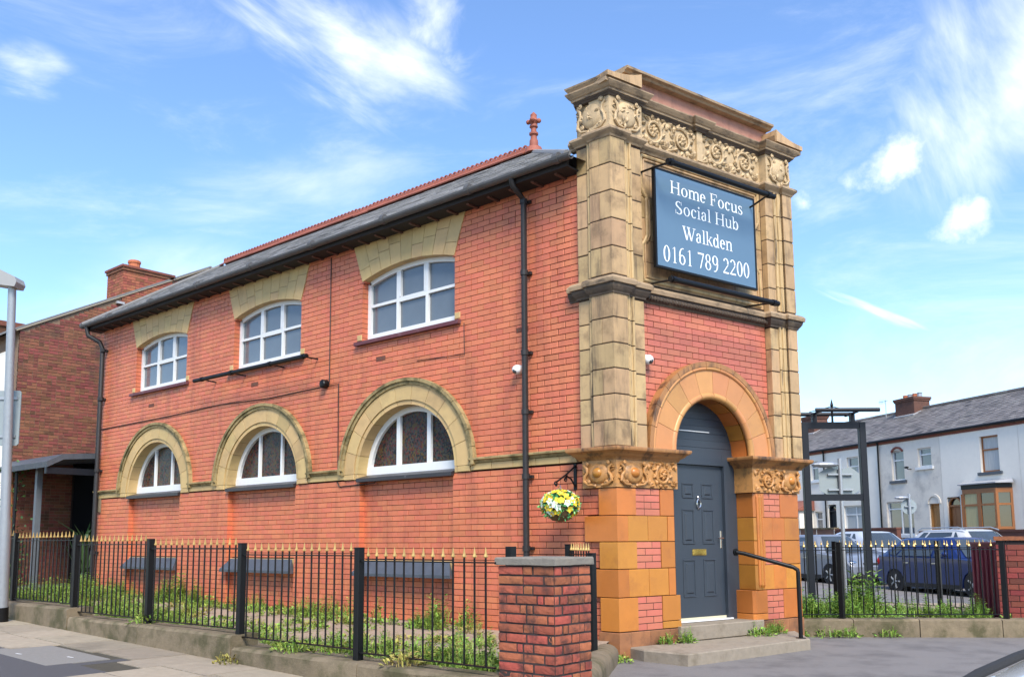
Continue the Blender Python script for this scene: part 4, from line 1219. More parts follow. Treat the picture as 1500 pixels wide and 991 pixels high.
# ---- door
door = part_empty('front_door', FB.p(CD, -.33, .33), bld)
mb = MB()
mb.box(FB, 1.02, 1.295, -.40, -.31, .32, 2.56); mb.box(FB, 2.285, 2.56, -.40, -.31, .32, 2.56)
mb.box(FB, 1.296, 2.284, -.40, -.312, 2.41, 2.56)
mb.box(FB, 1.235, 1.294, -.312, -.285, .32, 2.47); mb.box(FB, 2.286, 2.345, -.312, -.285, .32, 2.47); mb.box(FB, 1.295, 2.285, -.314, -.285, 2.412, 2.47)
mb.build('door_frame', m_navy, door)
mb = MB(); mb.box(FB, 1.297, 2.283, -.40, -.333, .375, 2.405)
leafo = mb.build('door_leaf', m_navy, door)
for (u0, u1, z0, z1) in ((1.49, 1.71, 1.955, 2.16), (1.87, 2.09, 1.955, 2.16), (1.48, 1.71, 1.34, 1.81), (1.87, 2.10, 1.34, 1.81), (1.47, 1.71, .64, 1.14), (1.87, 2.11, .64, 1.14)):
    mb = MB()
    # moulded frame and raised field
    for q in ((u0, u1, z0, z0 + .022), (u0, u1, z1 - .022, z1), (u0, u0 + .022, z0 + .022, z1 - .022), (u1 - .022, u1, z0 + .022, z1 - .022)):
        mb.block(FB, q[0], q[1], -.335, -.321, q[2], q[3], .006)
    mb.block(FB, u0 + .05, u1 - .05, -.335, -.318, z0 + .05, z1 - .05, .014)
    mb.build('door_panel', m_navy, door)
mb = MB(); mb.block(FB, 1.655, 1.925, -.335, -.322, 1.19, 1.275, .004); mb.build('letter_plate', m_brass, door)
mb = MB(); mb.block(FB, 1.675, 1.905, -.323, -.317, 1.205, 1.26, .004); mb.build('letter_flap', m_brass, door)
mb = MB()
mb.tube([FB.p(1.79 + .038 * math.sin(a), -.312, 1.885 + .055 * math.cos(a)) for a in rng(0, 2 * math.pi, 14)], .009, 6)
mb.ellipsoid(FB, 1.79, -.325, 1.965, .025, .02, .03); mb.ellipsoid(FB, 1.79, -.322, 1.825, .016, .015, .018)
mb.build('knocker', m_chrome, door)
mb = MB(); mb.block(FB, 2.215, 2.25, -.335, -.325, 1.28, 1.52, .004)
mb.tube([FB.p(2.232, -.33, 1.42), FB.p(2.232, -.285, 1.42), FB.p(2.14, -.285, 1.42)], .011, 8)
mb.build('handle', m_chrome, door)
mb = MB(); mb.box(FB, 1.30, 2.28, -.40, -.318, .345, .374); mb.build('weather_bar', material('cream_sill', (0.6, 0.54, 0.36), 0.5), door)
mb = MB(); mb.box(FB, 1.2, 2.36, -.42, -.26, .325, .343); mb.build('threshold', m_plastic_w, door)
zb = 2.56; k = 0
while zb < ZD + .76:
    zt = zb + .099
    def half(z): return math.sqrt(max(0, .775 ** 2 - (z - ZD) ** 2))
    n = 4
    right = [(CD + half(zb + (zt - .003 - zb) * i / n), zb + (zt - .003 - zb) * i / n) for i in range(n + 1)]
    left = [(2 * CD - u, z) for u, z in right][::-1]
    poly = [q for q in right if q[0] > CD + .001] + [q for q in left if q[0] < CD - .001]
    if len(poly) > 3:
        mb = MB(); mb.prism(FB, poly, -.40, -.335 + (.004 if k % 2 else 0)); mb.build('fanlight_board', m_navy, door)
    zb = zt; k += 1
mb = MB(); mb.box(FB, 1.40, 2.06, -.345, -.326, 2.868, 2.88); mb.build('white_bead', m_white, door)
# reveal linings behind the jambs
mb = MB(); mb.box(FB, .9, 1.02, -.5, -.36, 0, 2.6); mb.box(FB, 2.56, 2.7, -.5, -.36, 0, 2.6); mb.build('reveal_lining', m_amber, door)

# ---- steps
stp = thing('door_step', 'worn grey stone doorstep under the navy front door', 'step', FB.p(1.8, 0, 0))
mb = MB(); mb.block(Frame(FB.p(0, 0, 0), FB.s, FB.d), 1.0, 2.615, -.42, .055, .13, .318, .012); mb.build('tread_stone', m_step, stp)
plat = MB()
outl = [(.16, .01), (.10, .30), (.20, .90), (2.60, .78), (2.95, .42), (3.30, .02)]
def slab(mb, pts, z0, z1, ch=.015):
    n = len(pts); cu = sum(p[0] for p in pts) / n; cd_ = sum(p[1] for p in pts) / n
    top = [(u + (cu - u) * ch * .6, d + (cd_ - d) * ch) for u, d in pts]
    P = [FB.p(u, d, z0) for u, d in pts] + [FB.p(u, d, z1 - ch) for u, d in pts] + [FB.p(u, d, z1) for u, d in top]
    fs = [tuple(range(2 * n, 3 * n))]
    for r in range(2): fs += [(r * n + i, r * n + (i + 1) % n, (r + 1) * n + (i + 1) % n, (r + 1) * n + i) for i in range(n)]
    mb.add(P, fs)
slab(plat, outl, -.05, .125)
tag(plat.build('stone_platform', m_step), 'low wide weathered stone landing slab below the doorstep', 'step')
# handrail
rail = thing('handrail', 'black tubular handrail beside the entrance steps', 'handrail', FB.p(2.56, .66, .12))
mb = MB(); mb.tube([FB.p(2.13, .02, 1.23), FB.p(2.18, .10, 1.215), FB.p(2.53, .62, 1.035), FB.p(2.56, .665, 1.0), FB.p(2.56, .67, .95), FB.p(2.56, .67, .12)], .028, 10)
mb.build('rail_tube', m_black, rail, smooth=True)
mb = MB(); mb.tube([FB.p(2.13, .0, 1.23), FB.p(2.13, .022, 1.23)], .05, 12); mb.build('wall_flange', m_black, rail)
mb = MB(); mb.lathe(FB.p(2.56, .67, .12), [(.065, 0), (.065, .012), (.03, .016)], 12); mb.build('base_flange', m_black, rail)

# ---- name board
sign = thing('name_board', 'blue sign board with white serif lettering on the entrance front', 'sign', FB.p(1.64, .12, 4.9))
mb = MB(); mb.box(FB, .655, 2.63, .10, .135, 4.90, 6.215); bo = mb.build('board', m_signblue, sign)
mb = MB()
for q in ((.64, .668, 4.885, 6.23), (2.617, 2.645, 4.885, 6.23)): mb.box(FB, q[0], q[1], .095, .142, q[2], q[3])
mb.box(FB, .668, 2.617, .095, .142, 4.885, 4.912); mb.box(FB, .668, 2.617, .095, .142, 6.205, 6.23)
mb.build('board_edge', m_black, sign)
mb = MB()
for u in (.9, 2.4):
    for z in (5.0, 6.1): mb.box(FB, u - .03, u + .03, BE, .10, z - .02, z + .02)
mb.build('fixing_bracket', m_black, sign)
TH, TN = .105, .034
def g_ring(x0, x1, y0, y1, a0=0, a1=360, th=.086, tn=.030):
    return ('ring', (x0 + x1) / 2, (y0 + y1) / 2, (x1 - x0) / 2, (y1 - y0) / 2, a0, a1, th, tn)
def g_stem(x, y0, y1, w=.082, s=(1, 1)): return ('stem', x, y0, y1, w, s)
def g_bar(x0, x1, y, w=.032): return ('bar', x0, x1, y, w)
def g_diag(x0, y0, x1, y1, w): return ('diag', x0, y0, x1, y1, w)
XH, CAP, ASC = .46, .66, .68
GLY = {
 'H': (.72, [g_stem(.14, 0, CAP), g_stem(.58, 0, CAP), g_bar(.14, .58, .335, .036)]),
 'F': (.56, [g_stem(.14, 0, CAP), g_bar(.05, .50, .644, .034), g_bar(.14, .36, .335, .034), g_diag(.50, .66, .51, .50, .03), g_diag(.36, .43, .36, .24, .03)]),
 'S': (.56, [g_ring(.07, .47, .325, .675, 40, 265, .10, .036), g_ring(.07, .50, -.015, .36, -140, 88, .10, .036), g_diag(.12, .47, .44, .20, .115), g_diag(.44, .66, .45, .48, .03), g_diag(.08, 0, .07, .2, .03)]),
 'W': (.94, [g_diag(.10, .65, .32, 0, .10), g_diag(.32, 0, .50, .60, .04), g_diag(.42, .65, .64, 0, .10), g_diag(.64, 0, .85, .65, .04), g_bar(.02, .24, .645, .03), g_bar(.34, .56, .645, .03), g_bar(.75, .95, .645, .03)]),
 'o': (.50, [g_ring(.04, .46, -.01, .47)]),
 'm': (.78, [g_stem(.12, 0, XH, .070, (1, .5)), g_stem(.40, 0, .36, .070, (1, 0)), g_stem(.68, 0, .36, .070, (1, 0)), g_ring(.13, .442, .22, .475, 0, 150, .08, .05), g_ring(.41, .722, .22, .475, 0, 150, .08, .05)]),
 'n': (.52, [g_stem(.12, 0, XH, .070, (1, .5)), g_stem(.41, 0, .36, .070, (1, 0)), g_ring(.13, .452, .20, .475, 0, 150, .08, .05)]),
 'u': (.52, [g_stem(.12, .10, XH, .070, (0, .5)), g_stem(.41, 0, XH, .070, (.5, .5)), g_ring(.078, .40, -.012, .26, 180, 345, .08, .05)]),
 'e': (.45, [g_ring(.04, .42, -.01, .47, 0, 318, .10, .034), g_bar(.06, .40, .265, .032)]),
 'c': (.44, [g_ring(.04, .42, -.01, .47, 42, 318, .10, .034), ('dot', .345, .385, .05)]),
 's': (.40, [g_ring(.06, .34, .22, .475, 40, 265, .075, .032), g_ring(.06, .36, -.012, .25, -140, 88, .075, .032), g_diag(.10, .32, .32, .14, .085), g_diag(.30, .46, .31, .34, .026), g_diag(.07, 0, .065, .13, .026)]),
 'i': (.27, [g_stem(.135, 0, XH, .070, (1, .5)), ('dot', .13, .615, .058)]),
 'l': (.27, [g_stem(.135, 0, ASC, .070, (1, .5))]),
 'a': (.45, [g_ring(.04, .30, -.012, .27, 60, 320, .085, .04), g_diag(.12, .25, .29, .30, .035), g_stem(.31, .03, .36, .070, (0, 0)), g_ring(.07, .352, .25, .475, 0, 165, .08, .036), g_diag(.31, .03, .44, .04, .04), ('dot', .10, .36, .05)]),
 'b': (.50, [g_stem(.11, 0, ASC, .070, (0, .5)), g_ring(.09, .46, -.012, .475, -150, 150, .10, .036)]),
 'd': (.50, [g_stem(.38, 0, ASC, .070, (.5, .5)), g_ring(.04, .41, -.012, .475, 30, 330, .10, .036)]),
 'k': (.50, [g_stem(.12, 0, ASC, .070, (1, .5)), g_diag(.15, .20, .38, .44, .04), g_diag(.22, .27, .43, .01, .095), g_bar(.30, .47, .445, .028), g_bar(.34, .50, .014, .028)]),
 '0': (.50, [g_ring(.04, .46, -.01, .67, th=.095)]),
 '1': (.50, [g_stem(.26, 0, .66, .070, (1, 0)), g_diag(.13, .57, .27, .655, .036)]),
 '2': (.50, [g_ring(.06, .44, .32, .67, -25, 165, .09, .036), g_diag(.40, .40, .06, .035, .065), g_bar(.05, .45, .035, .07)]),
 '6': (.50, [g_ring(.05, .46, -.01, .40, th=.09), g_ring(.05, .56, -.02, .69, 75, 185, .085, .036)]),
 '7': (.50, [g_bar(.05, .46, .625, .07), g_diag(.43, .61, .20, 0, .06)]),
 '8': (.50, [g_ring(.08, .42, .335, .67, th=.075), g_ring(.05, .45, -.01, .36, th=.085)]),
 '9': (.50, [g_ring(.04, .45, .26, .67, th=.09), g_ring(-.06, .45, -.03, .68, -105, 5, .085, .036)]),
 ' ': (.26, []),
}
def glyph_polys(ch):
    out = []
    for st in GLY[ch][1]:
        if st[0] == 'ring':
            _, cx_, cy_, rx, ry, a0, a1, th, tn = st
            n = max(6, int(abs(a1 - a0) / 12))
            for i in range(n):
                q = []
                for a, rr in ((a0 + (a1 - a0) * i / n, 0), (a0 + (a1 - a0) * (i + 1) / n, 0), (a0 + (a1 - a0) * (i + 1) / n, 1), (a0 + (a1 - a0) * i / n, 1)):
                    t = rad(a)
                    q.append((cx_ + (rx - th * rr) * math.cos(t), cy_ + (ry - tn * rr) * math.sin(t)))
                out.append((q, 'r'))
        elif st[0] == 'stem':
            _, x, y0, y1, w, s = st
            out.append(([(x - w / 2, y0), (x + w / 2, y0), (x + w / 2, y1), (x - w / 2, y1)], 's'))
            for y, k, up in ((y0, s[0], 1), (y1, s[1], -1)):
                if k:
                    l = .07 ; r = .07 if k == 1 else .0
                    if k == .5 and up == 1: l, r = 0, .07
                    out.append(([(x - w / 2 - l, y), (x + w / 2 + r, y), (x + w / 2 + r, y + up * .026), (x - w / 2 - l, y + up * .026)], 'f'))
        elif st[0] == 'bar':
            _, x0, x1, y, w = st
            out.append(([(x0, y - w / 2), (x1, y - w / 2), (x1, y + w / 2), (x0, y + w / 2)], 'b'))
        elif st[0] == 'diag':
            _, x0, y0, x1, y1, w = st
            out.append(([(x0 - w / 2, y0), (x0 + w / 2, y0), (x1 + w / 2, y1), (x1 - w / 2, y1)], 'd'))
        elif st[0] == 'dot':
            _, x, y, r = st
            out.append(([(x + r * math.cos(a), y + r * math.sin(a)) for a in rng(0, 2 * math.pi, 10)[:-1]], 'o'))
    return out
LIFT = {'r': 0, 's': .0004, 'f': .0008, 'b': .0012, 'd': .0016, 'o': .002}
def write_line(text, u0, u1, zb0, zb1, cap):
    adv = sum(GLY[c_][0] for c_ in text); k = cap / CAP; sx = (u1 - u0) / adv
    x = 0
    for ch in text:
        if ch != ' ':
            mb = MB()
            zz = zb0 + (zb1 - zb0) * (x / adv)
            for poly, kd in glyph_polys(ch):
                mb.add([FB.p(u0 + (x + px_) * sx, .137 + LIFT[kd], zz + pz_ * k) for px_, pz_ in poly], [tuple(range(len(poly)))])
            mb.build('letter', m_letter, bo)
        x += GLY[ch][0]
write_line('Home Focus', .93, 2.39, 5.935, 5.935, .172)
write_line('Social Hub', 1.01, 2.29, 5.675, 5.69, .172)
write_line('Walkden', 1.14, 2.14, 5.345, 5.36, .185)
write_line('0161 789 2200', .77, 2.49, 4.985, 5.035, .215)

def trough_light(fr, s0, s1, d, z, label, arms, wall_d, droop=.0, zw=None):
    t = thing('trough_light', label, 'light fitting', fr.p((s0 + s1) / 2, wall_d, z), 'sign lighting bars')
    mb = MB(); mb.tube([fr.p(s0, d, z), fr.p(s1, d, z)], .038, 10); mb.build('light_tube', m_black, t, smooth=True)
    for s, dz in arms:
        mb = MB(); mb.tube([fr.p(s, wall_d, z + dz), fr.p(s, (d + wall_d) / 2, z + dz * .6), fr.p(s, d, z)], .014, 6); mb.build('arm', m_black, t)
        mb = MB(); mb.tube([fr.p(s - .03, d, z), fr.p(s + .03, d, z)], .048, 8); mb.build('clamp', m_black, t)
    return t
trough_light(FB, .56, 2.68, .46, 6.165, 'black tubular lighting bar above the blue sign', ((.62, .05), (2.55, -.12)), BE)
trough_light(FB, .56, 2.68, .45, 4.63, 'black tubular lighting bar below the blue sign', ((.62, .05), (2.58, .05)), BE)
trough_light(FA, 5.95, 9.48, .24, 4.46, 'long black lighting bar under the middle upper window', ((6.05, .0), (7.0, -.02), (8.2, -.02), (9.2, -.02)), BF)

def cctv(fr, s, d, z, label):
    t = thing('security_camera', label, 'camera', fr.p(s, d, z), 'white dome cameras on the walls')
    mb = MB(); mb.tube([fr.p(s, d, z), fr.p(s, d + .05, z)], .062, 14); mb.build('mount', m_plastic_w, t)
    mb = MB(); mb.ellipsoid(fr, s, d + .07, z - .01, .066, .075, .066, 14, 10); mb.build('housing', m_plastic_w, t, smooth='all')
    mb = MB(); mb.ellipsoid(fr, s, d + .115, z - .035, .034, .036, .034, 10, 8); mb.build('lens', m_glass_d, t, smooth='all')
cctv(FA, 1.57, BF, 3.70, 'white ball security camera beside the downpipe on the side wall')
cctv(FB, .62, BE, 3.70, 'white ball security camera on the entrance wall beside the corner pilaster')
# floodlight junction box and cables on the side wall
mb = MB(); mb.tube([FA.p(5.80, BF, 4.0), FA.p(5.80, BF + .09, 4.0)], .075, 12); mb.ellipsoid(FA, 5.80, BF + .09, 4.0, .07, .03, .07, 10, 6)
tag(mb.build('junction_box', m_black), 'round black junction box on the brick wall between the windows', 'electrical box')
def cable(pts, label, r=.009):
    mb = MB(); mb.tube([FA.p(s, BF + .012, z) for s, z in pts], r, 5)
    tag(mb.build('wall_cable', m_pipe), label, 'cable')
cable([(5.72, 6.15), (5.71, 4.02)], 'thin dark cable dropping from the eaves to the junction box')
cable([(13.9, 3.93), (10.9, 3.95), (9.0, 3.99), (7.4, 3.94), (5.9, 3.97), (5.47, 3.97), (5.45, 2.57)], 'long dark cable running across the brick wall above the arches')
cable([(5.46, 2.36), (5.40, 2.28), (4.55, 2.30), (4.50, 2.34)], 'short dark cable looping under the nearest arched window')
cable([(2.62, 4.52), (2.61, 4.06), (3.3, 4.09), (3.6, 4.10)], 'faint cable below the nearest upper window', .006)

# ---- hanging basket on its bracket
br = thing('basket_bracket', 'black scrolled iron bracket on the side wall by the corner', 'bracket', FA.p(.66, BF, 2.1))
mb = MB(); mb.box(FA, .64, .685, BF, BF + .014, 2.04, 2.37); mb.build('back_plate', m_black, br)
mb = MB(); mb.tube([FA.p(.66, BF + .01, 2.34), FA.p(.66, BF + .2, 2.22), FA.p(.66, BF + .40, 2.12)], .011, 6)
mb.tube([FA.p(.66, BF + .01, 2.07), FA.p(.66, BF + .10, 2.17), FA.p(.66, BF + .22, 2.21)], .011, 6); mb.build('arm', m_black, br)
FP = Frame(FA.p(.66, 0, 0), FA.d, FA.s)
mb = MB(); scroll(mb, FP, BF + .40, 2.09, .04, 0, 1, 1.2, .010); scroll(mb, FP, BF + .20, 2.17, .04, 0, -1, 1.2, .009); mb.build('scrollwork', m_black, br)
bk = thing('hanging_basket', 'round hanging basket of yellow and white flowers by the corner', 'flower basket', FA.p(.60, BF + .40, 1.62))
bc = FA.p(.62, BF + .38, 1.80)
mb = MB()
mb.lathe(bc, [(.02, -.17), (.10, -.155), (.16, -.10), (.20, -.02), (.20, .0), (.15, -.02), (.02, -.03)], 16); mb.build('basket', material('wicker', (0.12, 0.07, 0.03), 0.9, grain=.5, grain_scale=60), bk)
mb = MB()
for k in range(3):
    a = k * 2.1; mb.tube([bc + Vector((.19 * math.cos(a), .19 * math.sin(a), 0)), bc + Vector((0, 0, .28))], .004, 4)
mb.build('hanger', m_chrome, bk)
lf = MB(); fy = MB(); fw = MB()
def blade_quad(mb, p, dirn, L, w, nrm):
    side = dirn.cross(nrm)
    if side.length < 1e-4: side = Vector((1, 0, 0))
    side.normalize()
    a = p; m_ = p + dirn * L * .55 + nrm * L * .08; e = p + dirn * L
    mb.add([a, m_ + side * w, e, m_ - side * w], [(0, 1, 2, 3)])
def rv(): return Vector((random.gauss(0, 1), random.gauss(0, 1), random.gauss(0, 1))).normalized()
for i in range(1500):
    d = rv(); d.z = d.z * .9 + .40; d.normalize()
    r = random.uniform(.10, .225)
    blade_quad(lf, bc + Vector((d.x * r * 1.08, d.y * r * 1.08, d.z * r * .78 + .02)), (d + rv() * .9).normalized(), random.uniform(.03, .065), random.uniform(.008, .015), rv())
for i in range(120):
    d = rv(); d.z = d.z * .9 + .35; d.normalize()
    c = bc + Vector((d.x * .235, d.y * .235, d.z * .175 + .035))
    t = fy if random.random() < .55 else fw
    a = d.cross(rv()).normalized(); b = d.cross(a)
    for k in range(5):
        q = k * 1.2566
        blade_quad(t, c, (a * math.cos(q) + b * math.sin(q) + d * .25).normalized(), .050, .020, d)
lf.build('foliage', material('artificial_leaf', (0.12, 0.44, 0.12), .5, .35, hue=.03), bk)['kind'] = 'stuff'
fy.build('yellow_flowers', m_petal_y, bk)['kind'] = 'stuff'; fw.build('white_flowers', m_petal_w, bk)['kind'] = 'stuff'

# ------------------------------------------------------------------ railings, kerbs, pier
XF = -3.35
def spear_mesh():
    mb = MB()
    mb.lathe((0, 0, 0), [(.010, -.004), (.023, .004), (.022, .012), (.0125, .034), (.009, .056), (.0045, .085), (.0, .100)], 6)
    return mesh_of(mb, 'spear_finial', m_gold)
def knob_mesh():
    mb = MB(); mb.lathe((0, 0, 0), [(.011, -.02), (.016, -.008), (.011, 0)], 6); return mesh_of(mb, 'collar', m_black)
ME_SPEAR, ME_KNOB = spear_mesh(), knob_mesh()
def bar_mesh():
    mb = MB(); mb.tube([(0, 0, 0), (0, 0, 1)], .0095, 6); return mesh_of(mb, 'bar', m_black, True)
ME_BAR = bar_mesh()
def railing(label, posts, panels, sp=.128, post_w=.037, skip_tips=False):
    """posts: (x, y, z0, z1); panels: (i, j, z_bottom, z_top) between two posts"""
    r = thing('iron_railing', label, 'railing', (posts[0][0], posts[0][1], posts[0][2]))
    for x, y, z0, z1 in posts:
        mb = MB(); mb.block(Frame((x, y, 0), (0, 1), (-1, 0)), -post_w, post_w, -post_w, post_w, z0, z1, .006)
        mb.box(W0, x - post_w, x + post_w, y - post_w, y + post_w, z1 - .001, z1 + .012)
        mb.build('post', m_black, r)
    for (p, q, zb, zt) in panels:
        a = Vector((*p, 0)); b = Vector((*q, 0)); L = (b - a).length; t = (b - a) / L
        for z in (zb, zt):
            mb = MB(); fr = Frame(a, t, Vector((t.y, -t.x, 0))); mb.box(fr, .02, L - .02, -.017, .017, z - .006, z + .006); mb.build('rail', m_black, r)
        n = max(1, round(L / sp)) - 1
        for k in range(n):
            c = a + t * (L * (k + 1) / (n + 1))
            top = zt + .045
            dx, dy = random.gauss(0, .002), random.gauss(0, .002)
            o = inst('bar', ME_BAR, r, (c.x + dx, c.y + dy, zb - .005), None, (1, 1, top - zb))
            f = inst('spear_finial', ME_SPEAR, r, (c.x + dx, c.y + dy, top), None, (.88, .88, .9))
    return r
posts = [(XF, y, z0, z1) for y, z0, z1 in ((.78, .24, 1.335), (2.83, .26, 1.385), (4.92, .40, 1.445), (7.05, .40, 1.515), (9.22, .52, 1.565), (11.4, .52, 1.62), (13.6, .56, 1.68))]
panels = []
zt = [1.235, 1.265, 1.33, 1.385, 1.45, 1.49, 1.54]
zbm = [.345, .345, .45, .46, .56, .57, .6]
panels.append(((XF, -1.04), (XF, .78), .335, 1.215))
for i in range(6):
    panels.append(((XF, posts[i][1]), (XF, posts[i + 1][1]), zbm[i + 1] - .01 if i else .36, zt[i + 1]))
railing('black iron railings with gold spear tips along the side street pavement', posts, panels)
# return of the railing behind the brick pier, seen almost end on
pr = [(-2.34, -.32, .20, 1.335), (-.37, .46, .2, 1.345), (-.22, .31, .2, 1.345), (-.90, -.26, .15, 1.25)]
railing('short black railing between brick pier and building corner', [pr[3], pr[1]], [(pr[3][:2], pr[1][:2], .36, 1.24)], .10)
mb = MB(); mb.block(Frame((pr[0][0], pr[0][1], 0), (0, 1), (-1, 0)), -.04, .04, -.04, .04, .15, 1.345)
tag(mb.build('gate_post', m_black), 'black square iron post rising behind the brick pier', 'post')

kerb = thing('stone_kerb', 'stepped low sandstone kerb under the side street railings', 'kerb', (XF, 3, 0))
for (y0, y1, zt_, cuts) in ((-1.02, 2.74, .262, (.6,)), (2.76, 6.86, .388, (4.85,)), (6.88, 15.0, .505, (8.9, 11.0, 13.0))):
    es = [y0] + list(cuts) + [y1]
    for a, b in zip(es[:-1], es[1:]):
        mb = MB(); fr = Frame((XF, 0, 0), (0, 1), (-1, 0)); c = .028
        pr_ = [(-.20, -.05), (.165, -.05), (.165, zt_ - c), (.165 - c, zt_), (-.20, zt_ + .004)]
        nseg = 6
        P = []
        for k in range(nseg + 1):
            s = a + .006 + (b - a - .012) * k / nseg
            for d, z in pr_:
                P.append(fr.p(s, d + random.uniform(-.006, .006), z + (random.uniform(-.006, .004) if z > .1 else 0)))
        n = len(pr_)
        fs = [tuple(range(n - 1, -1, -1)), tuple(range(nseg * n, nseg * n + n))]
        for k in range(nseg):
            for j in range(n): fs.append((k * n + j, k * n + (j + 1) % n, (k + 1) * n + (j + 1) % n, (k + 1) * n + j))
        mb.add(P, fs); mb.build('kerb_stone', m_stone, kerb, smooth=True)

# brick gate pier
PX0, PX1, PY0, PY1 = -3.315, -2.81, -1.635, -1.02
pier = thing('brick_pier', 'weathered red brick gate pier with chipped bricks and stone cap', 'pier', ((PX0 + PX1) / 2, (PY0 + PY1) / 2, 0))
mb = MB(); mb.box(W0, PX0 + .0075, PX1 - .0075, PY0 + .0075, PY1 - .0075, -.1, 1.19); mb.build('mortar_core', m_pier_mortar, pier)
me_pb = {}
def rough_brick(seed):
    # hand-worn brick: box with a 3x2 front grid, corners knocked back at random
    rs = random.Random(seed); mb = MB(); nx, nz = 5, 3
    P = []
    chip = rs.random() < .22
    for j in range(nz + 1):
        for i in range(nx + 1):
            s, z = -.5 + i / nx, -.5 + j / nz
            edge = (i in (0, nx)) + (j in (0, nz))
            d = -.002 * edge + rs.uniform(-.0015, .0015)
            if chip and i > 2: d -= rs.uniform(.0, .009)
            P.append((s + (rs.uniform(-.012, .012) if 0 < i < nx else 0), z + (rs.uniform(-.04, .04) if 0 < j < nz else rs.uniform(-.02, .02)), d))
    V = [Vector((p[0], p[2], p[1])) for p in P]
    n = nx + 1
    fs = [(j * n + i, j * n + i + 1, (j + 1) * n + i + 1, (j + 1) * n + i) for j in range(nz) for i in range(nx)]
    o = len(V)
    V += [Vector((-.5, -.1, -.5)), Vector((.5, -.1, -.5)), Vector((.5, -.1, .5)), Vector((-.5, -.1, .5))]
    bl_ = [0, nx, nz * n + nx, nz * n]
    ring = [i for i in range(n)] + [j * n + nx for j in range(1, nz + 1)] + [nz * n + i for i in range(nx - 1, -1, -1)] + [j * n for j in range(nz - 1, 0, -1)]
    # skirt
    corner_of = {}
    for idx in ring:
        s, z = P[idx][0], P[idx][1]
        V.append(Vector((max(-.5, min(.5, s)), -.1, max(-.5, min(.5, z)))))
    m0 = o + 4
    for k in range(len(ring)):
        k2 = (k + 1) % len(ring); fs.append((ring[k], ring[k2], m0 + k2, m0 + k))
    mb.add(V, fs)
    return mesh_of(mb, 'brick', m_pier_brick)
RB = [rough_brick(k) for k in range(14)]
def pier_face(fr, L, par_off):
    ch = .0795
    for r_ in range(16):
        z0 = -.08 + r_ * ch
        lens = [.225, .108, .225] if (r_ + par_off) % 2 else [.108, .225, .225]
        tot = sum(lens) + .012 * 2
        x = 0; i = 0
        while x < L - .03:
            l = lens[i % 3] if random.random() > .12 else .07
            l = min(l, L - x)
            if L - x - l < .05: l = L - x
            o = inst('brick', random.choice(RB), pier, fr.p(x + l / 2, random.uniform(-.004, .004), z0 + ch / 2), fr.mat().to_3x3(), (l - .018 if x + l < L - .01 else l - .006, 1, ch - .017))
            x += l + .002; i += 1
FPa = Frame((PX0, PY0 + .003, 0), (0, 1), (-1, 0))
FPb = Frame((PX0 + .003, PY0, 0), (1, 0), (0, -1))
pier_face(FPa, PY1 - PY0 - .006, 0)
pier_face(FPb, PX1 - PX0 - .006, 1)
mb = MB()
nn = 8
P = []
for (e, z) in ((.010, 1.195), (.020, 1.20), (.020, 1.25), (.012, 1.262)):
    x0, x1, y0, y1 = PX0 - e, PX1 + e, PY0 - e, PY1 + e
    for k in range(nn): P.append((x0 + (x1 - x0) * k / nn, y0 + random.uniform(-.003, .003), z + random.uniform(-.003, .003)))
    for k in range(nn): P.append((x1 + random.uniform(-.003, .003), y0 + (y1 - y0) * k / nn, z + random.uniform(-.003, .003)))
    for k in range(nn): P.append((x1 + (x0 - x1) * k / nn, y1, z))
    for k in range(nn): P.append((x0 + random.uniform(-.003, .003), y1 + (y0 - y1) * k / nn, z + random.uniform(-.003, .003)))
m4 = 4 * nn
fs = [tuple(range(m4 - 1, -1, -1)), tuple(range(3 * m4, 4 * m4))]
for r_ in range(3):
    fs += [(r_ * m4 + i, r_ * m4 + (i + 1) % m4, (r_ + 1) * m4 + (i + 1) % m4, (r_ + 1) * m4 + i) for i in range(m4)]
mb.add(P, fs); mb.build('stone_cap', material('pier_cap_stone', (0.20, 0.178, 0.145), .9, .05, .25, 18, .6, 60, stain=(.2, .17, .13), stain_amt=.6, stain_scale=6), pier)
# low rounded coping from the pier to the building corner
cop = thing('edging_wall', 'low edging of rounded coping stones from pier to corner', 'kerb', (-1.5, -.8, 0))
a = Vector((-2.78, -1.36, 0)); b = Vector((-.32, -.02, 0)); t = (b - a).normalized(); L = (b - a).length
fr = Frame(a, t, Vector((t.y, -t.x, 0)))
for k in range(6):
    s0, s1 = L * k / 6, L * (k + 1) / 6
    prf = [(-.15, -.05), (.15, -.05), (.15, .10)] + [(.15 * math.cos(math.pi * i / 8), .10 + .11 * math.sin(math.pi * i / 8)) for i in range(1, 8)] + [(-.15, .10)]
    mb = MB(); mb.extr(fr, prf, s0 + .006, s1 - .006); mb.build('coping_stone', m_stone, cop, smooth=True)

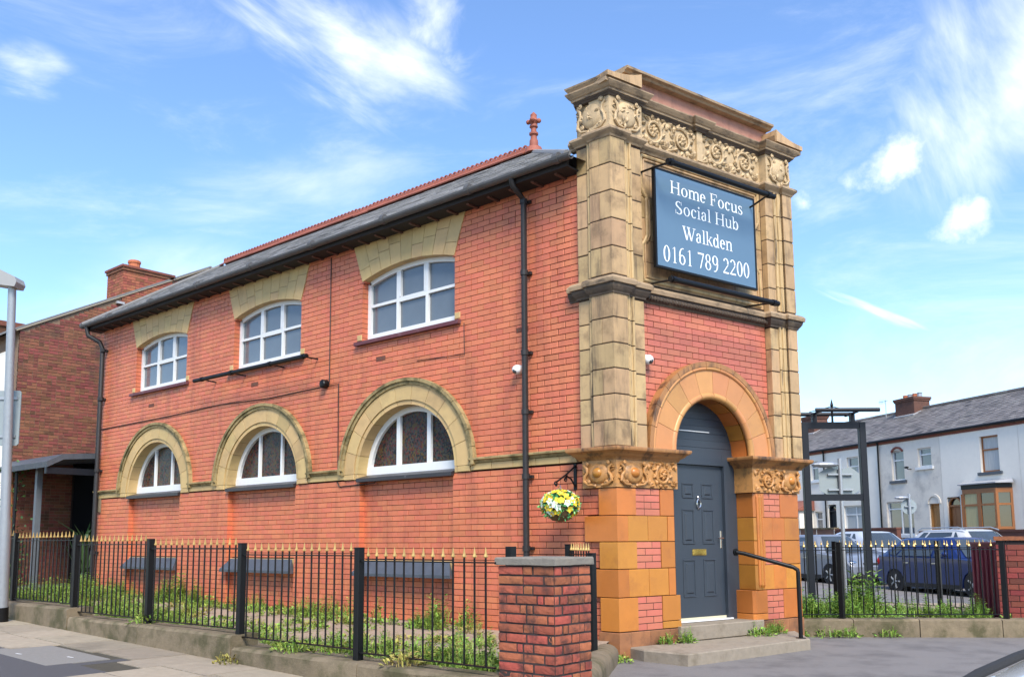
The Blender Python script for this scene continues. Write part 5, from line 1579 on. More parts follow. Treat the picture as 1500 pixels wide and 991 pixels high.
# ------------------------------------------------------------------ right-hand yard
ra = Vector((3.70, -.57, 0)); rb = Vector((6.2, -3.95, 0)); rt = (rb - ra).normalized(); rL = (rb - ra).length
FR = Frame(ra, rt, Vector((rt.y, -rt.x, 0)))
if FR.d.dot(CAM - ra) < 0: FR = Frame(ra, rt, -FR.d)
rk = thing('stone_kerb', 'low mossy sandstone kerb wall edging the right hand yard', 'kerb', FR.p(2, 0, 0))
es = [-.1, .82, 1.75, 2.9, rL]
for a_, b_ in zip(es[:-1], es[1:]):
    mb = MB(); n_ = 6
    prf = [(-.26, -.05), (0, -.05), (0, .215), (-.03, .24), (-.26, .245)]
    P = []
    for k in range(n_ + 1):
        s = a_ + .006 + (b_ - a_ - .012) * k / n_
        for d, z in prf: P.append(FR.p(s, d + random.uniform(-.006, .006), z + (random.uniform(-.006, .004) if z > .1 else 0)))
    n = len(prf); fs = [tuple(range(n - 1, -1, -1)), tuple(range(n_ * n, n_ * n + n))]
    for k in range(n_):
        for j in range(n): fs.append((k * n + j, k * n + (j + 1) % n, (k + 1) * n + (j + 1) % n, (k + 1) * n + j))
    mb.add(P, fs); mb.build('kerb_stone', m_stone, rk, smooth=True)
def yard2_z(x, y): return .17 + .012 * math.sin(2.1 * x) * math.sin(1.7 * y)
mb = MB()
q = [FR.p(-.2, -.2, 0), FR.p(rL, -.2, 0), FR.p(rL, -4.6, 0), FR.p(-.2, -4.6, 0)]
nn = 12
P = []
for j in range(nn + 1):
    for i in range(nn + 1):
        v = q[0].lerp(q[1], i / nn).lerp(q[3].lerp(q[2], i / nn), j / nn); P.append((v.x, v.y, yard2_z(v.x, v.y)))
mb.add(P, [(j * (nn + 1) + i, j * (nn + 1) + i + 1, (j + 1) * (nn + 1) + i + 1, (j + 1) * (nn + 1) + i) for j in range(nn) for i in range(nn)])
o = mb.build('side_yard_ground', m_soil); o['kind'] = 'structure'
def R2(s, d): v = FR.p(s, d, 0); return (v.x, v.y)
# px 1245 and px 1475 posts
rp = [(*R2(.70, -.13), .22, 1.34), (*R2(3.02, -.13), .22, 1.34)]
railing('black railings with gold tips on the kerb right of the entrance', rp, [(R2(.02, -.13), R2(.70, -.13), .30, 1.235), (R2(.70, -.13), R2(3.02, -.13), .30, 1.235)], .155)
p2 = [(8.43, 1.31), (8.28, .62), (7.51, -1.48), (6.95, -2.95)]
railing('farther black gold tipped railings along the back of the right hand yard', [(*p, .12, 1.34) for p in p2[1:]], [(p2[0], p2[1], .25, 1.24), (p2[1], p2[2], .25, 1.24), (p2[2], p2[3], .25, 1.24)], .14)
# empty pub-sign frame
fl = CAM + ray(1190, 888) * 15.5; fr_ = CAM + ray(1276, 888) * 15.5
ft = Vector((fr_.x - fl.x, fr_.y - fl.y, 0)); fL = ft.length; ft.normalize()
FF = Frame((fl.x, fl.y, 0), ft, Vector((ft.y, -ft.x, 0)))
pf = thing('steel_signpost', 'tall empty dark steel sign frame on two posts behind the railings', 'sign frame', FF.p(fL / 2, 0, .1))
for s in (0, fL):
    mb = MB(); mb.block(FF, s - .055, s + .055, -.055, .055, .1, 3.42, .006); mb.build('post', m_darkmetal, pf)
for z in (2.11, 3.365):
    mb = MB(); mb.box(FF, .056, fL - .056, -.045, .045, z - .055, z + .055); mb.build('cross_rail', m_darkmetal, pf)
for d, s0, s1, z in ((.28, .12, fL + .22, 3.60), (-.28, -.05, fL - .05, 3.60)):
    mb = MB(); mb.tube([FF.p(s0, d, z), FF.p(s1, d, z)], .036, 8); mb.build('light_bar', m_darkmetal, pf)
for s in (.18, fL - .16):
    mb = MB(); mb.tube([FF.p(s, -.30, 3.57), FF.p(s, .30, 3.57)], .02, 6); mb.box(FF, s - .04, s + .04, -.04, .04, 3.42, 3.58); mb.build('bracket', m_darkmetal, pf)
mb = MB(); mb.lathe(FF.p(fL / 2, 0, 3.42), [(.02, 0), (.02, .20), (.045, .23), (.015, .27), (.03, .30), (.0, .42)], 8)
mb.tube([FF.p(fL / 2, 0, 3.70), FF.p(fL - .1, 0, 3.60)], .008, 5); mb.tube([FF.p(fL / 2, 0, 3.70), FF.p(.1, 0, 3.60)], .008, 5)
mb.build('finial', m_black, pf)
# corrugated maroon cabinet and brick wall at the right edge
cb = thing('maroon_cabinet', 'maroon ribbed metal cabinet between railings and brick wall', 'cabinet', (7.2, -2.6, .1))
ca = CAM + ray(1422, 800) * 14.6; cbp = CAM + ray(1462, 800) * 13.9
ct = Vector((cbp.x - ca.x, cbp.y - ca.y, 0)); cL = ct.length; ct.normalize()
FC = Frame((ca.x, ca.y, 0), ct, Vector((ct.y, -ct.x, 0)))
if FC.d.dot(CAM - ca) < 0: FC = Frame((ca.x, ca.y, 0), ct, -FC.d)
mb = MB(); mb.box(FC, 0, cL, -.5, 0, .15, 1.30); mb.build('body', m_maroon, cb)
for k in range(6):
    s = cL * (k + .5) / 6; mb = MB(); mb.block(FC, s - cL / 30, s + cL / 30, -.01, .03, .2, 1.25, .01); mb.build('rib', m_maroon, cb)
mb = MB(); mb.box(FC, -.02, cL + .02, -.52, .045, 1.30, 1.335); mb.build('lid', m_maroon, cb)
wa = CAM + ray(1462, 850) * 13.6; wb_ = CAM + ray(1620, 850) * 13.0
wt = Vector((wb_.x - wa.x, wb_.y - wa.y, 0)); wL = wt.length; wt.normalize()
FW = Frame((wa.x, wa.y, 0), wt, Vector((wt.y, -wt.x, 0)))
if FW.d.dot(CAM - wa) < 0: FW = Frame((wa.x, wa.y, 0), wt, -FW.d)
bw = thing('boundary_wall', 'dark red brick boundary wall at the right edge', 'wall', FW.p(wL / 2, 0, 0))
mb = MB(); mb.box(FW, .01, wL, -.22, -.010, .02, 1.36); mb.build('mortar_core', m_pier_mortar, bw)
bs, _ = courses(0, wL, .04, 1.30, lambda z: [], off=.03)
m_dk = material('dark_red_brick', (0.20, 0.035, 0.025), 0.7, 0.25, .25, 20, .4, 50, hue=.012)
me_ = unit_brick(m_dk)
for a_, b_, z0, z1 in bs:
    inst('brick', me_, bw, FW.p((a_ + b_) / 2, random.uniform(-.003, .003), (z0 + z1) / 2), FW.mat().to_3x3(), (b_ - a_, .1, z1 - z0))
mb = MB(); mb.box(FW, -.02, wL, -.25, .03, 1.36, 1.42); mb.build('coping', m_pier_brick, bw)

# ------------------------------------------------------------------ street furniture
def sign_pole(px, d, zt, label, plate, head=None, r=.04):
    p = CAM + ray(px, 800) * d
    t = thing('sign_pole', label, 'sign pole', (p.x, p.y, .02))
    mb = MB(); mb.tube([(p.x, p.y, 0), (p.x, p.y, zt)], r, 10); mb.build('pole', m_galv, t, smooth=True)
    v = RX.copy(); v.z = 0; v.normalize(); f = Frame((p.x, p.y, 0), v, Vector((v.y, -v.x, 0)))
    k, w, h, zc = plate
    mb = MB()
    if k == 'hex':
        poly = [(w * x, zc + h * y) for x, y in ((-1, .62), (-.5, 1), (0, .80), (.55, 1), (1, .55), (1, -.5), (.4, -1), (-.35, -1), (-1, -.55))]
        mb.prism(f, poly, -r - .012, -r - .008)
    else:
        mb.prism(f, [(w * math.cos(a), zc + w * math.sin(a)) for a in rng(0, 2 * math.pi, 20)[:-1]], -r - .012, -r - .008)
    mb.build('sign_plate', m_signback, t)
    for dz in ((-.5 * h, .5 * h) if k == 'hex' else (0,)):
        mb = MB(); mb.box(f, -w * .6, w * .6, -r - .008, r * .2, zc + dz - .015, zc + dz + .015)
        mb.build('clip', m_galv, t)
    if head:
        mb = MB(); mb.ellipsoid(f, -.32 * head, 0, zt - .12, .30 * head, .12, .06, 12, 8); mb.build('lamp_head', m_galv, t)
sign_pole(1236, 17.6, 2.96, 'grey pole with the blank back of a traffic sign behind the sign frame', ('hex', .40, .30, 2.50), .9)
sign_pole(1336, 30, 2.86, 'far thin grey pole with a round sign back by the white houses', ('disc', .26, .3, 2.45), .8, .05)
# near lamp post at the left edge
lp = CAM + ray(3, 905) * 13.6
lt = CAM + ray(18, 418) * 13.6
lamp = thing('street_lamp', 'galvanised street lamp column at the left edge with flat lamp head', 'street lamp', lp)
base = Vector((lp.x, lp.y, gz(lp.y))); top = Vector((lt.x, lt.y, lt.z))
mb = MB(); mb.tube([base, base.lerp(top, .3), base.lerp(top, .32), top], [.082, .082, .070, .056], 14); mb.build('column', m_galv, lamp, smooth=True)
mb = MB(); mb.tube([base, base.lerp(top, .05)], .088, 14); mb.build('base_sleeve', m_black, lamp, smooth=True)
v = RX.copy(); v.z = 0; v.normalize(); f = Frame(top, v, Vector((v.y, -v.x, 0)))
mb = MB(); mb.extr(Frame(top, f.d, f.s), [(-.75, .28), (-.2, .25), (.10, .10), (.13, .02), (.10, -.05), (-.05, -.03), (-.75, .10)], -.13, .13); mb.build('lamp_head', material('lamp_grey', (.30, .30, .29), .5), lamp, smooth=True)
pl = CAM + ray(14, 612) * 13.75
f = Frame((pl.x, pl.y, 0), v, Vector((v.y, -v.x, 0)))
zc = pl.z
mb = MB(); mb.prism(f, [(-.5, zc - .42), (.13, zc - .42), (.16, zc - .39), (.16, zc + .39), (.13, zc + .42), (-.5, zc + .42)], -.01, .01); mb.build('sign_plate', m_signback, lamp)
for dz in (.30, -.28):
    mb = MB(); mb.box(f, -.16, .12, .01, .03, zc + dz - .02, zc + dz + .02); mb.build('clip', m_galv, lamp)

# ------------------------------------------------------------------ neighbouring house on the left
YG = 17.0
FG = Frame((0, YG, 0), (1, 0), (0, -1))
nb = thing('neighbour_house', 'old dark brick house with plain gable and chimney behind the corner building', 'house', (2, 19, 0))
GX0 = -.62
def gab_top(x): return 6.60 + (x - GX0) * .53 if x < 4.4 else 6.60 + (8.8 - x - GX0) * .53 - .33
gw = MB()
gpoly = [(GX0, 0), (9.2, 0), (9.2, 6.6), (4.4, gab_top(4.39)), (GX0, 6.60)]
gw.prism(FG, gpoly, -8, -.010)
gwall = gw.build('gable_wall', m_old_mortar, nb)
bs, _ = courses(GX0, 4.6, 0.1, 9.3, lambda z: [(-5, GX0)] , ch=.078, bl=.232, jt=.012, split=.35)
bs = [q for q in bs if q[3] < gab_top(q[0] if q[0] < 4.4 else 4.4) - .02]
vis = []
pool = sorted(range(len(bs)), key=lambda i: -px_size(FG.p((bs[i][0] + bs[i][1]) / 2, 0, (bs[i][2] + bs[i][3]) / 2)) * (bs[i][1] - bs[i][0]) if bs[i][1] < 1.3 and 1.5 < bs[i][2] else 1)
lay_bricks(FG, bs, 0, .05, m_old_brick, gwall, set(pool[:280]), .004)
mb = MB()
ang = [(GX0 - .12, 6.60 + .02), (4.4, gab_top(4.39) + .06)]
mb.prism(FG, [(GX0 - .25, 6.50), (4.4, gab_top(4.39) + .03), (4.4, gab_top(4.39) + .08), (GX0 - .25, 6.55)], -8, .05)
mb.prism(FG, [(4.4, gab_top(4.39) + .03), (9.4, 6.4), (9.4, 6.45), (4.4, gab_top(4.39) + .08)], -8, .05)
mb.build('roof', m_slate, nb)
mb = MB(); mb.prism(FG, [(GX0 - .1, 6.545), (4.35, gab_top(4.39) - .02), (4.35, gab_top(4.39) + .02), (GX0 - .1, 6.585)], -.02, .045); mb.build('verge', material('verge_mortar', (.4, .33, .24), .9), nb)
ch_ = part_empty('chimney', (2.3, YG + .8, 7.5), nb)
def brick_box(fx0, fx1, y0, y1, z0, z1, parent, mat=None, mort=None, tag_='chimney_core'):
    mb = MB(); mb.box(W0, fx0 + .01, fx1 - .01, y0 + .01, y1 - .01, z0, z1); mb.build(tag_, mort or m_old_mortar, parent)
    for fr, a0, a1 in ((Frame((0, y0, 0), (1, 0), (0, -1)), fx0, fx1), (Frame((fx0, 0, 0), (0, 1), (-1, 0)), y0, y1)):
        b_, _ = courses(a0, a1, z0, z1, lambda z: [], ch=.078, bl=.232, jt=.01, split=.3)
        lay_bricks(fr, b_, 0, .03, mat or m_old_brick, parent)
brick_box(1.86, 3.25, YG - .02, YG + .9, 7.2, 8.66, ch_, material('orange_old_brick', (.30, .095, .05), .85, .25, .3, 12, .4, 40, hue=.015))
mb = MB(); mb.box(W0, 1.83, 3.28, YG - .05, YG + .93, 8.66, 8.74); mb.box(W0, 1.80, 3.31, YG - .08, YG + .96, 8.74, 8.80); mb.build('chimney_cap', m_old_brick, ch_)
mb = MB(); mb.lathe((2.35, YG + .4, 8.78), [(.16, 0), (.15, .22), (.17, .24), (.17, .30), (.14, .32), (.12, .32), (.11, .05)], 12); mb.build('chimney_pot', m_pot, ch_)
mb = MB(); mb.box(W0, 1.70, 1.90, YG - .09, YG + .5, 7.70, 7.76); mb.build('lead_flashing', m_lead, ch_)
# porch canopy in the gap
cpy = thing('carport_canopy', 'dark lean-to canopy with steel post in the side passage', 'canopy', (0, 16, 0))
mb = MB(); mb.prism(Frame((0, 0, 0), (1, 0), (0, 1)), [(-.95, 3.18), (-.62, 3.36), (2.4, 3.62), (2.4, 3.50), (-.6, 3.24), (-.93, 3.06)], 14.2, 16.98); mb.build('canopy_roof', m_felt, cpy)
mb = MB(); mb.box(W0, -.93, 2.4, 14.25, 14.36, 2.92, 3.06); mb.build('beam', m_darkmetal, cpy)
for (x, y) in ((-.62, 15.4),):
    mb = MB(); mb.box(W0, x - .06, x + .06, y - .06, y + .06, .2, 3.2); mb.build('post', material('painted_grey_post', (.10, .115, .13), .5, grain=.2, grain_scale=6), cpy)
mb = MB(); mb.tube([(-.80, 16.2, .3), (-.80, 16.2, 3.1)], .035, 8); mb.build('drainpipe', m_black, cpy)
mb = MB(); mb.box(W0, .6, 2.5, 16.4, 16.5, .2, 3.4); tag(mb.build('passage_dark_block', m_black), 'plain black block that makes the back of the side passage dark', 'gate')  # plain black block gives the passage gap its darkness
# house beyond, only a sliver at the left edge
fb2 = thing('white_fronted_house', 'white fronted house with brick chimney just in view at the left edge', 'house', (-3, 26, 0))
mb = MB(); mb.box(W0, -.58, 3.6, 17.6, 25, 0, 6.2); mb.build('wall', m_old_brick, fb2)
mb = MB(); mb.box(W0, -.66, -.59, 17.4, 25, .1, 6.15); mb.build('white_front', m_render, fb2)
q = CAM + ray(8, 480) * 27
mb = MB(); mb.box(W0, q.x - .45, q.x + .45, q.y, q.y + .6, 5.5, q.z + .05); mb.box(W0, q.x - .52, q.x + .52, q.y - .06, q.y + .66, q.z + .05, q.z + .2); mb.build('chimney', m_old_brick, fb2)

# ------------------------------------------------------------------ terrace across the street
P0 = Vector((29.517, 2.889, 0))
dT = Vector((math.sin(rad(32)), math.cos(rad(32)), 0)); nT = Vector((math.cos(rad(32)), -math.sin(rad(32)), 0))
FT = Frame(P0, dT, -nT)
def tpt(px, py, d=0.0):
    r = ray(px, py); k = ((P0 - nT * d - CAM).dot(nT)) / r.dot(nT); q = CAM + r * k
    return (q - P0).dot(dT), q.z
def wall_holes(mb, fr, s0, s1, z0, z1, holes, d, reveal):
    xs = sorted(set([s0, s1] + [v for h in holes for v in h[:2]])); zs = sorted(set([z0, z1] + [v for h in holes for v in h[2:]]))
    for a, b in zip(xs[:-1], xs[1:]):
        for c, e in zip(zs[:-1], zs[1:]):
            m = ((a + b) / 2, (c + e) / 2)
            if any(h[0] < m[0] < h[1] and h[2] < m[1] < h[3] for h in holes): continue
            mb.add([fr.p(a, d, c), fr.p(b, d, c), fr.p(b, d, e), fr.p(a, d, e)], [(0, 1, 2, 3)])
    for h in holes:
        P = [fr.p(s, q, z) for q in (d, d - reveal) for s, z in ((h[0], h[2]), (h[1], h[2]), (h[1], h[3]), (h[0], h[3]))]
        mb.add(P, [(0, 1, 5, 4), (1, 2, 6, 5), (2, 3, 7, 6), (3, 0, 4, 7)])
def house_window(parent, s0, s1, z0, z1, fm, lights=1, top=.32, pane_m=None, sill=True, curtain=None, d=-.10):
    w = part_empty('window', FT.p((s0 + s1) / 2, d, z0), parent)
    mb = MB(); t = .06
    mb.box(FT, s0, s0 + t, d - .05, d, z0, z1); mb.box(FT, s1 - t, s1, d - .05, d, z0, z1)
    mb.box(FT, s0 + t, s1 - t, d - .05, d, z0, z0 + t); mb.box(FT, s0 + t, s1 - t, d - .05, d, z1 - t, z1)
    zt = z1 - (z1 - z0) * top
    mb.box(FT, s0 + t, s1 - t, d - .05, d + .004, zt - .03, zt + .03)
    for k in range(1, lights):
        s = s0 + (s1 - s0) * k / lights; mb.box(FT, s - .03, s + .03, d - .05, d + .006, z0 + t, z1 - t)
    mb.build('frame', fm, w)
    for k in range(lights):
        a, b = s0 + (s1 - s0) * k / lights, s0 + (s1 - s0) * (k + 1) / lights
        for c, e in ((z0, zt), (zt, z1)):
            mb = MB(); mb.box(FT, a + .03, b - .03, d - .05, d - .03, c + .03, e - .03); mb.build('pane', pane_m or m_glass, w)
    if curtain:
        for sg in curtain:
            mb = MB(); mb.box(FT, sg[0], sg[1], d - .03, d - .026, z0 + .07, zt - .04); mb.build('curtain', m_curtain, w)
    if sill:
        mb = MB(); mb.box(FT, s0 - .12, s1 + .12, -.1, .08, z0 - .12, z0 - .002); mb.build('sill', sill if not isinstance(sill, bool) else m_white, w)
def house_door(parent, s0, s1, z0, z1, mat, arch=True, fan=m_glass_d):
    w = part_empty('door', FT.p((s0 + s1) / 2, -.1, z0), parent)
    zs = z1 - (s1 - s0) / 2 if arch else z1
    mb = MB(); mb.box(FT, s0 + .04, s1 - .04, -.20, -.14, z0, zs); mb.build('door_leaf', mat, w)
    mb = MB()
    cs = (s0 + s1) / 2
    for q in ((s0 + .12, cs - .05, z0 + .25, z0 + .85), (cs + .05, s1 - .12, z0 + .25, z0 + .85), (s0 + .12, cs - .05, z0 + 1.05, zs - .12), (cs + .05, s1 - .12, z0 + 1.05, zs - .12)):
        mb.block(FT, q[0], q[1], -.15, -.125, q[2], q[3], .02)
    mb.build('door_panel', mat, w)
    mb = MB(); mb.box(FT, s0, s0 + .05, -.2, -.06, z0, zs); mb.box(FT, s1 - .05, s1, -.2, -.06, z0, zs); mb.box(FT, s0 + .05, s1 - .05, -.2, -.06, zs - .04, zs + .03); mb.build('door_frame', mat, w)
    if arch:
        poly = [(cs + (s1 - s0) / 2 * math.cos(a), zs + (s1 - s0) / 2 * math.sin(a)) for a in rng(0, math.pi, 14)]
        mb = MB(); mb.prism(FT, poly, -.2, -.15); mb.build('fanlight', fan, w)
        mb = MB(); mb.ring(FT, cs, zs, (s1 - s0) / 2 - .06, (s1 - s0) / 2, 0, math.pi, -.2, -.06, 1, 1, 14); mb.build('arch_frame', mat, w)
ZE = 5.72
HS = [(-5.7, -1.66, m_render, 'white rendered terraced house cut off by the right edge'),
      (-1.65, 2.29, m_render, 'white rendered terraced house with brown timber bay window and arched brown door'),
      (2.30, 6.05, m_render2, 'grey stained rendered terraced house with narrow wooden door'),
      (6.06, 10.02, m_render, 'white rendered terraced house seen through the empty sign frame'),
      (10.03, 14.2, m_render, 'white terraced house with small red porch roof beside the entrance corner'),
      (14.21, 18.2, m_render, 'farthest white terraced house mostly hidden behind the entrance corner')]
G0 = .35
for hi, (s0, s1, mat, label) in enumerate(HS):
    h = thing('terraced_house', label, 'house', FT.p((s0 + s1) / 2, -3, G0), 'white terrace across the street')
    if hi == 1: holes = [(-.72, .19, 3.93, 5.33), (1.37, 2.07, G0, 3.05), (-1.2, .95, 1.2, 3.25)]
    elif hi == 2: holes = [(4.43, 5.21, 3.92, 5.24), (2.80, 3.57, 4.40, 5.20), (4.03, 5.68, 1.55, 3.0), (2.51, 3.08, G0, 2.83)]
    elif hi == 3: holes = [(7.45, 8.28, 3.88, 5.23), (9.0, 9.82, 3.92, 5.03), (7.09, 8.67, 1.55, 2.94), (9.25, 9.88, G0, 3.05)]
    elif hi == 4: holes = [(10.5, 11.14, 4.30, 5.26), (12.3, 13.1, 4.0, 5.2), (10.35, 10.95, 1.6, 2.75)]
    else: holes = [(s0 + 1.4, s0 + 2.2, 3.95, 5.3), (s0 + .6, s0 + 1.3, G0, 2.9), (s0 + 2.0, s0 + 3.4, 1.5, 3.0)]
    mb = MB(); wall_holes(mb, FT, s0, s1, .1, ZE, holes, 0, .25)
    mb.box(FT, s0 + .01, s1 - .01, -6.4, -.26, .1, ZE - .02)
    mb.build('front_wall', mat, h)
    mb = MB(); mb.box(FT, s0, s1, -.02, .035, ZE - .13, ZE - .06); mb.box(FT, s0, s1, -.02, .07, ZE - .06, ZE + .02); mb.build('brick_eaves', m_old_brick, h)
    mb = MB(); mb.tube([FT.p(s0, .12, ZE + .03), FT.p(s1, .12, ZE + .03)], .055, 8); mb.build('gutter', m_black, h)
    # slates
    sl_ = MB(); nR = 17; run = 3.3; rise = 1.72
    for i in range(nR):
        f0, f1 = i / nR, (i + 1.25) / nR
        x = s0 - (.15 if i % 2 else 0)
        while x < s1:
            a, b = max(x, s0), min(x + .296, s1)
            if b - a > .02:
                j = random.uniform(0, .012)
                P = [FT.p(a, .16 - f0 * run, ZE + .02 + f0 * rise + .012 + j), FT.p(b, .16 - f0 * run, ZE + .02 + f0 * rise + .012 + j), FT.p(b, .16 - f1 * run, ZE + .02 + f1 * rise), FT.p(a, .16 - f1 * run, ZE + .02 + f1 * rise)]
                lo = [FT.p(a, .16 - f0 * run, ZE + .015 + f0 * rise), FT.p(b, .16 - f0 * run, ZE + .015 + f0 * rise)]
                sl_.add(P + lo, [(0, 1, 2, 3), (4, 5, 1, 0)])
            x += .30
    r_ = sl_.build('roof', m_slate2, h); r_['kind'] = 'stuff'
    mb = MB(); mb.add([FT.p(s0, .14, ZE), FT.p(s1, .14, ZE), FT.p(s1, -3.16, ZE + rise - .01), FT.p(s0, -3.16, ZE + rise - .01), FT.p(s1, -6.5, ZE), FT.p(s0, -6.5, ZE)], [(0, 1, 2, 3), (3, 2, 4, 5)]); mb.build('roof_deck', m_slate2, h)
    mb = MB(); mb.tube([FT.p(s0, -3.16, ZE + rise + .05), FT.p(s1, -3.16, ZE + rise + .05)], .09, 8); mb.build('ridge_tiles', m_slate2, h)
    if hi in (1, 2, 3, 4):
        mb = MB(); mb.tube([FT.p(s1 - .06, .07, .3), FT.p(s1 - .06, .07, ZE - .12), FT.p(s1 - .06, .12, ZE)], .04, 8)
        if hi != 1: mb.build('drainpipe', m_black, h)
    # chimney stack at the party wall
    if hi in (2, 4, 0):
        px = {2: (1319, 1347, 586, 625), 4: (1180, 1198, 612, 640), 0: None}[hi]
        if px:
            a = tpt(px[1], 600, -2.9)[0]; b = tpt(px[0], 600, -2.9)[0]; zt = tpt(px[0], px[2], -2.9)[1]
        else: a, b, zt = -5.2, -3.6, 8.0
        c = part_empty('chimney', FT.p(a, -2.9, ZE + 1), h)
        mb = MB(); mb.box(FT, a, b, -3.5, -2.6, ZE + .6, zt - .18); mb.build('stack', material('sooty_brick', (.115, .052, .036), .9, .1, .4, 9, .4, 30, stain=(.05, .03, .025), stain_amt=.6, stain_scale=2), c)
        mb = MB(); mb.box(FT, a - .04, b + .04, -3.54, -2.56, zt - .18, zt - .10); mb.box(FT, a - .07, b + .07, -3.57, -2.53, zt - .10, zt); mb.build('chimney_cap', MATS['sooty_brick'], c)
        for k in range(4):
            v = FT.p(a + (b - a) * (k + .5) / 4, -3.1, zt); mb = MB(); mb.lathe(v, [(.12, 0), (.11, .16), (.13, .2), (.1, .22)], 10); mb.build('chimney_pot', m_pot if k % 2 else m_galv, c)
        mb = MB(); mb.prism(Frame(FT.p(0, 0, 0), FT.d, FT.s), [(-3.52, ZE + 1.75), (-2.50, ZE + 1.38), (-2.48, ZE + 1.46), (-3.52, ZE + 1.9)], a - .05, b + .05); mb.build('lead_flashing', m_lead, c)
    if hi == 1:
        v = FT.p(.4, -3.16, ZE + rise); mb = MB(); mb.lathe(v, [(.14, -.1), (.13, .28), (.20, .31), (.20, .38), (.12, .40)], 12); mb.build('chimney_pot', m_pot, h)
        house_window(h, -.72, .19, 3.93, 5.33, m_timber, 1, .38, m_curtain, m_felt)
        bay = part_empty('bay_window', FT.p(0, .4, 1), h)
        def bp(s, z, d): return FT.p(s, d, z)
        # canted timber bay
        plan_ = [(-1.24, 0), (-.95, .52), (.70, .52), (.97, 0)]
        for (z0, z1, m_, e) in ((.3, 1.72, m_old_brick, 0), (3.10, 3.28, m_timber, .0), (3.28, 3.44, m_black, .03), (1.72, 1.82, m_timber, .03)):
            mb = MB(); P = [FT.p(s * (1 + e * .5), d + e, z) for z in (z0, z1) for s, d in plan_]
            mb.add(P, [(0, 1, 5, 4), (1, 2, 6, 5), (2, 3, 7, 6), (0, 3, 2, 1), (4, 5, 6, 7)]); mb.build('bay_band', m_, bay)
        for k in range(3):
            (a, da), (b, db) = plan_[k], plan_[k + 1]
            va, vb_ = FT.p(a, da, 0), FT.p(b, db, 0); t = (vb_ - va); l = t.length; t.normalize()
            f = Frame(va, t, Vector((t.y, -t.x, 0)))
            if f.d.dot(CAM - va) < 0: f = Frame(va, t, -f.d)
            nn_ = 2 if k == 1 else 1
            for q in range(nn_):
                x0, x1 = l * q / nn_, l * (q + 1) / nn_
                mb = MB(); mb.box(f, x0, x0 + .09, -.05, 0, 1.82, 3.10); mb.box(f, x1 - .09, x1, -.05, .001, 1.82, 3.10); mb.box(f, x0 + .09, x1 - .09, -.05, 0, 2.62, 2.70); mb.build('bay_frame', m_timber, bay)
                mb = MB(); mb.box(f, x0 + .09, x1 - .09, -.05, -.03, 1.82, 2.62); mb.build('pane', m_blind if (k == 1 and q == 1) or k == 2 else m_glass_d, bay)
                mb = MB(); mb.box(f, x0 + .09, x1 - .09, -.05, -.03, 2.70, 3.10); mb.build('pane', m_blind if (k == 1 and q == 1) or k == 2 else m_glass_d, bay)
        mb = MB(); P = [FT.p(s * 1.14, d + .12, 3.45) for s, d in plan_] + [FT.p(s * 1.14, d + .12, 3.49) for s, d in plan_] + [FT.p(-1.25, 0, 3.62), FT.p(1.15, 0, 3.62)]
        mb.add(P, [(0, 1, 5, 4), (1, 2, 6, 5), (2, 3, 7, 6), (0, 3, 2, 1), (4, 5, 8), (5, 6, 9, 8), (6, 7, 9)]); mb.build('bay_roof', m_lead, bay)
        house_door(h, 1.37, 2.07, G0, 3.05, m_timber)
    elif hi == 2:
        house_window(h, 4.43, 5.21, 3.92, 5.24, m_white, 1, .33, m_glass, m_felt)
        house_window(h, 2.80, 3.57, 4.40, 5.20, m_white, 1, .35, m_glass)
        house_window(h, 4.03, 5.68, 1.55, 3.0, m_white, 2, .22, m_glass)
        house_door(h, 2.51, 3.08, G0, 2.83, material('pale_wood', (.42, .20, .06), .6, grain=.2), False)
        mb = MB(); mb.ring(FT, 2.795, 2.83, .30, .40, 0, math.pi, -.02, .04, 1, 1, 14); mb.build('door_arch', m_render2, h)
        mb = MB(); mb.ring(FT, 4.82, 4.95, .38, .46, rad(35), rad(145), -.02, .05, 1, 1, 10); mb.build('window_head', m_old_brick, h)
        v = FT.p(3.95, .05, 4.35); mb = MB(); mb.tube([v, v + FT.d * .2, v + FT.d * .25 + Vector((0, 0, .1))], .02, 6); mb.ellipsoid(FT, 3.95, .3, 4.42, .14, .06, .05); mb.build('wall_lamp', m_black, h)
    elif hi == 3:
        house_window(h, 7.45, 8.28, 3.88, 5.23, m_white, 1, .33, m_glass, curtain=[(7.5, 7.75)])
        house_window(h, 9.0, 9.82, 3.92, 5.03, m_white, 1, .33, m_glass)
        house_window(h, 7.09, 8.67, 1.55, 2.94, m_white, 2, .30, m_curtain)
        house_door(h, 9.25, 9.88, G0, 3.05, m_darkmetal)
    elif hi == 4:
        house_window(h, 10.5, 11.14, 4.30, 5.26, m_white, 1, .33, m_glass)
        house_window(h, 12.3, 13.1, 4.0, 5.2, m_white, 1, .33, m_glass)
        house_window(h, 10.35, 10.95, 1.6, 2.75, m_white, 1, .33, m_glass)
        b0 = part_empty('porch_bay', FT.p(12, .5, 1), h)
        mb = MB(); mb.box(FT, 11.1, 13.9, 0, .8, .3, 2.85); mb.build('bay_wall', m_render, b0)
        mb = MB(); mb.prism(Frame(FT.p(0, 0, 0), FT.d, FT.s), [(0, 3.35), (.95, 2.9), (.95, 2.82), (0, 2.82)], 10.95, 14.0); mb.build('bay_roof', material('red_tile', (.26, .09, .06), .8, grain=.2), b0)
        for a, b in ((11.5, 12.2), (12.7, 13.4)):
            mb = MB(); mb.box(FT, a, b, .79, .83, 1.5, 2.65); mb.build('bay_frame', m_white, b0)
            mb = MB(); mb.box(FT, a + .07, b - .07, .81, .835, 1.57, 2.25); mb.build('pane', m_glass, b0)
            mb = MB(); mb.box(FT, a + .07, b - .07, .81, .835, 2.32, 2.58); mb.build('pane', m_glass, b0)
    else:
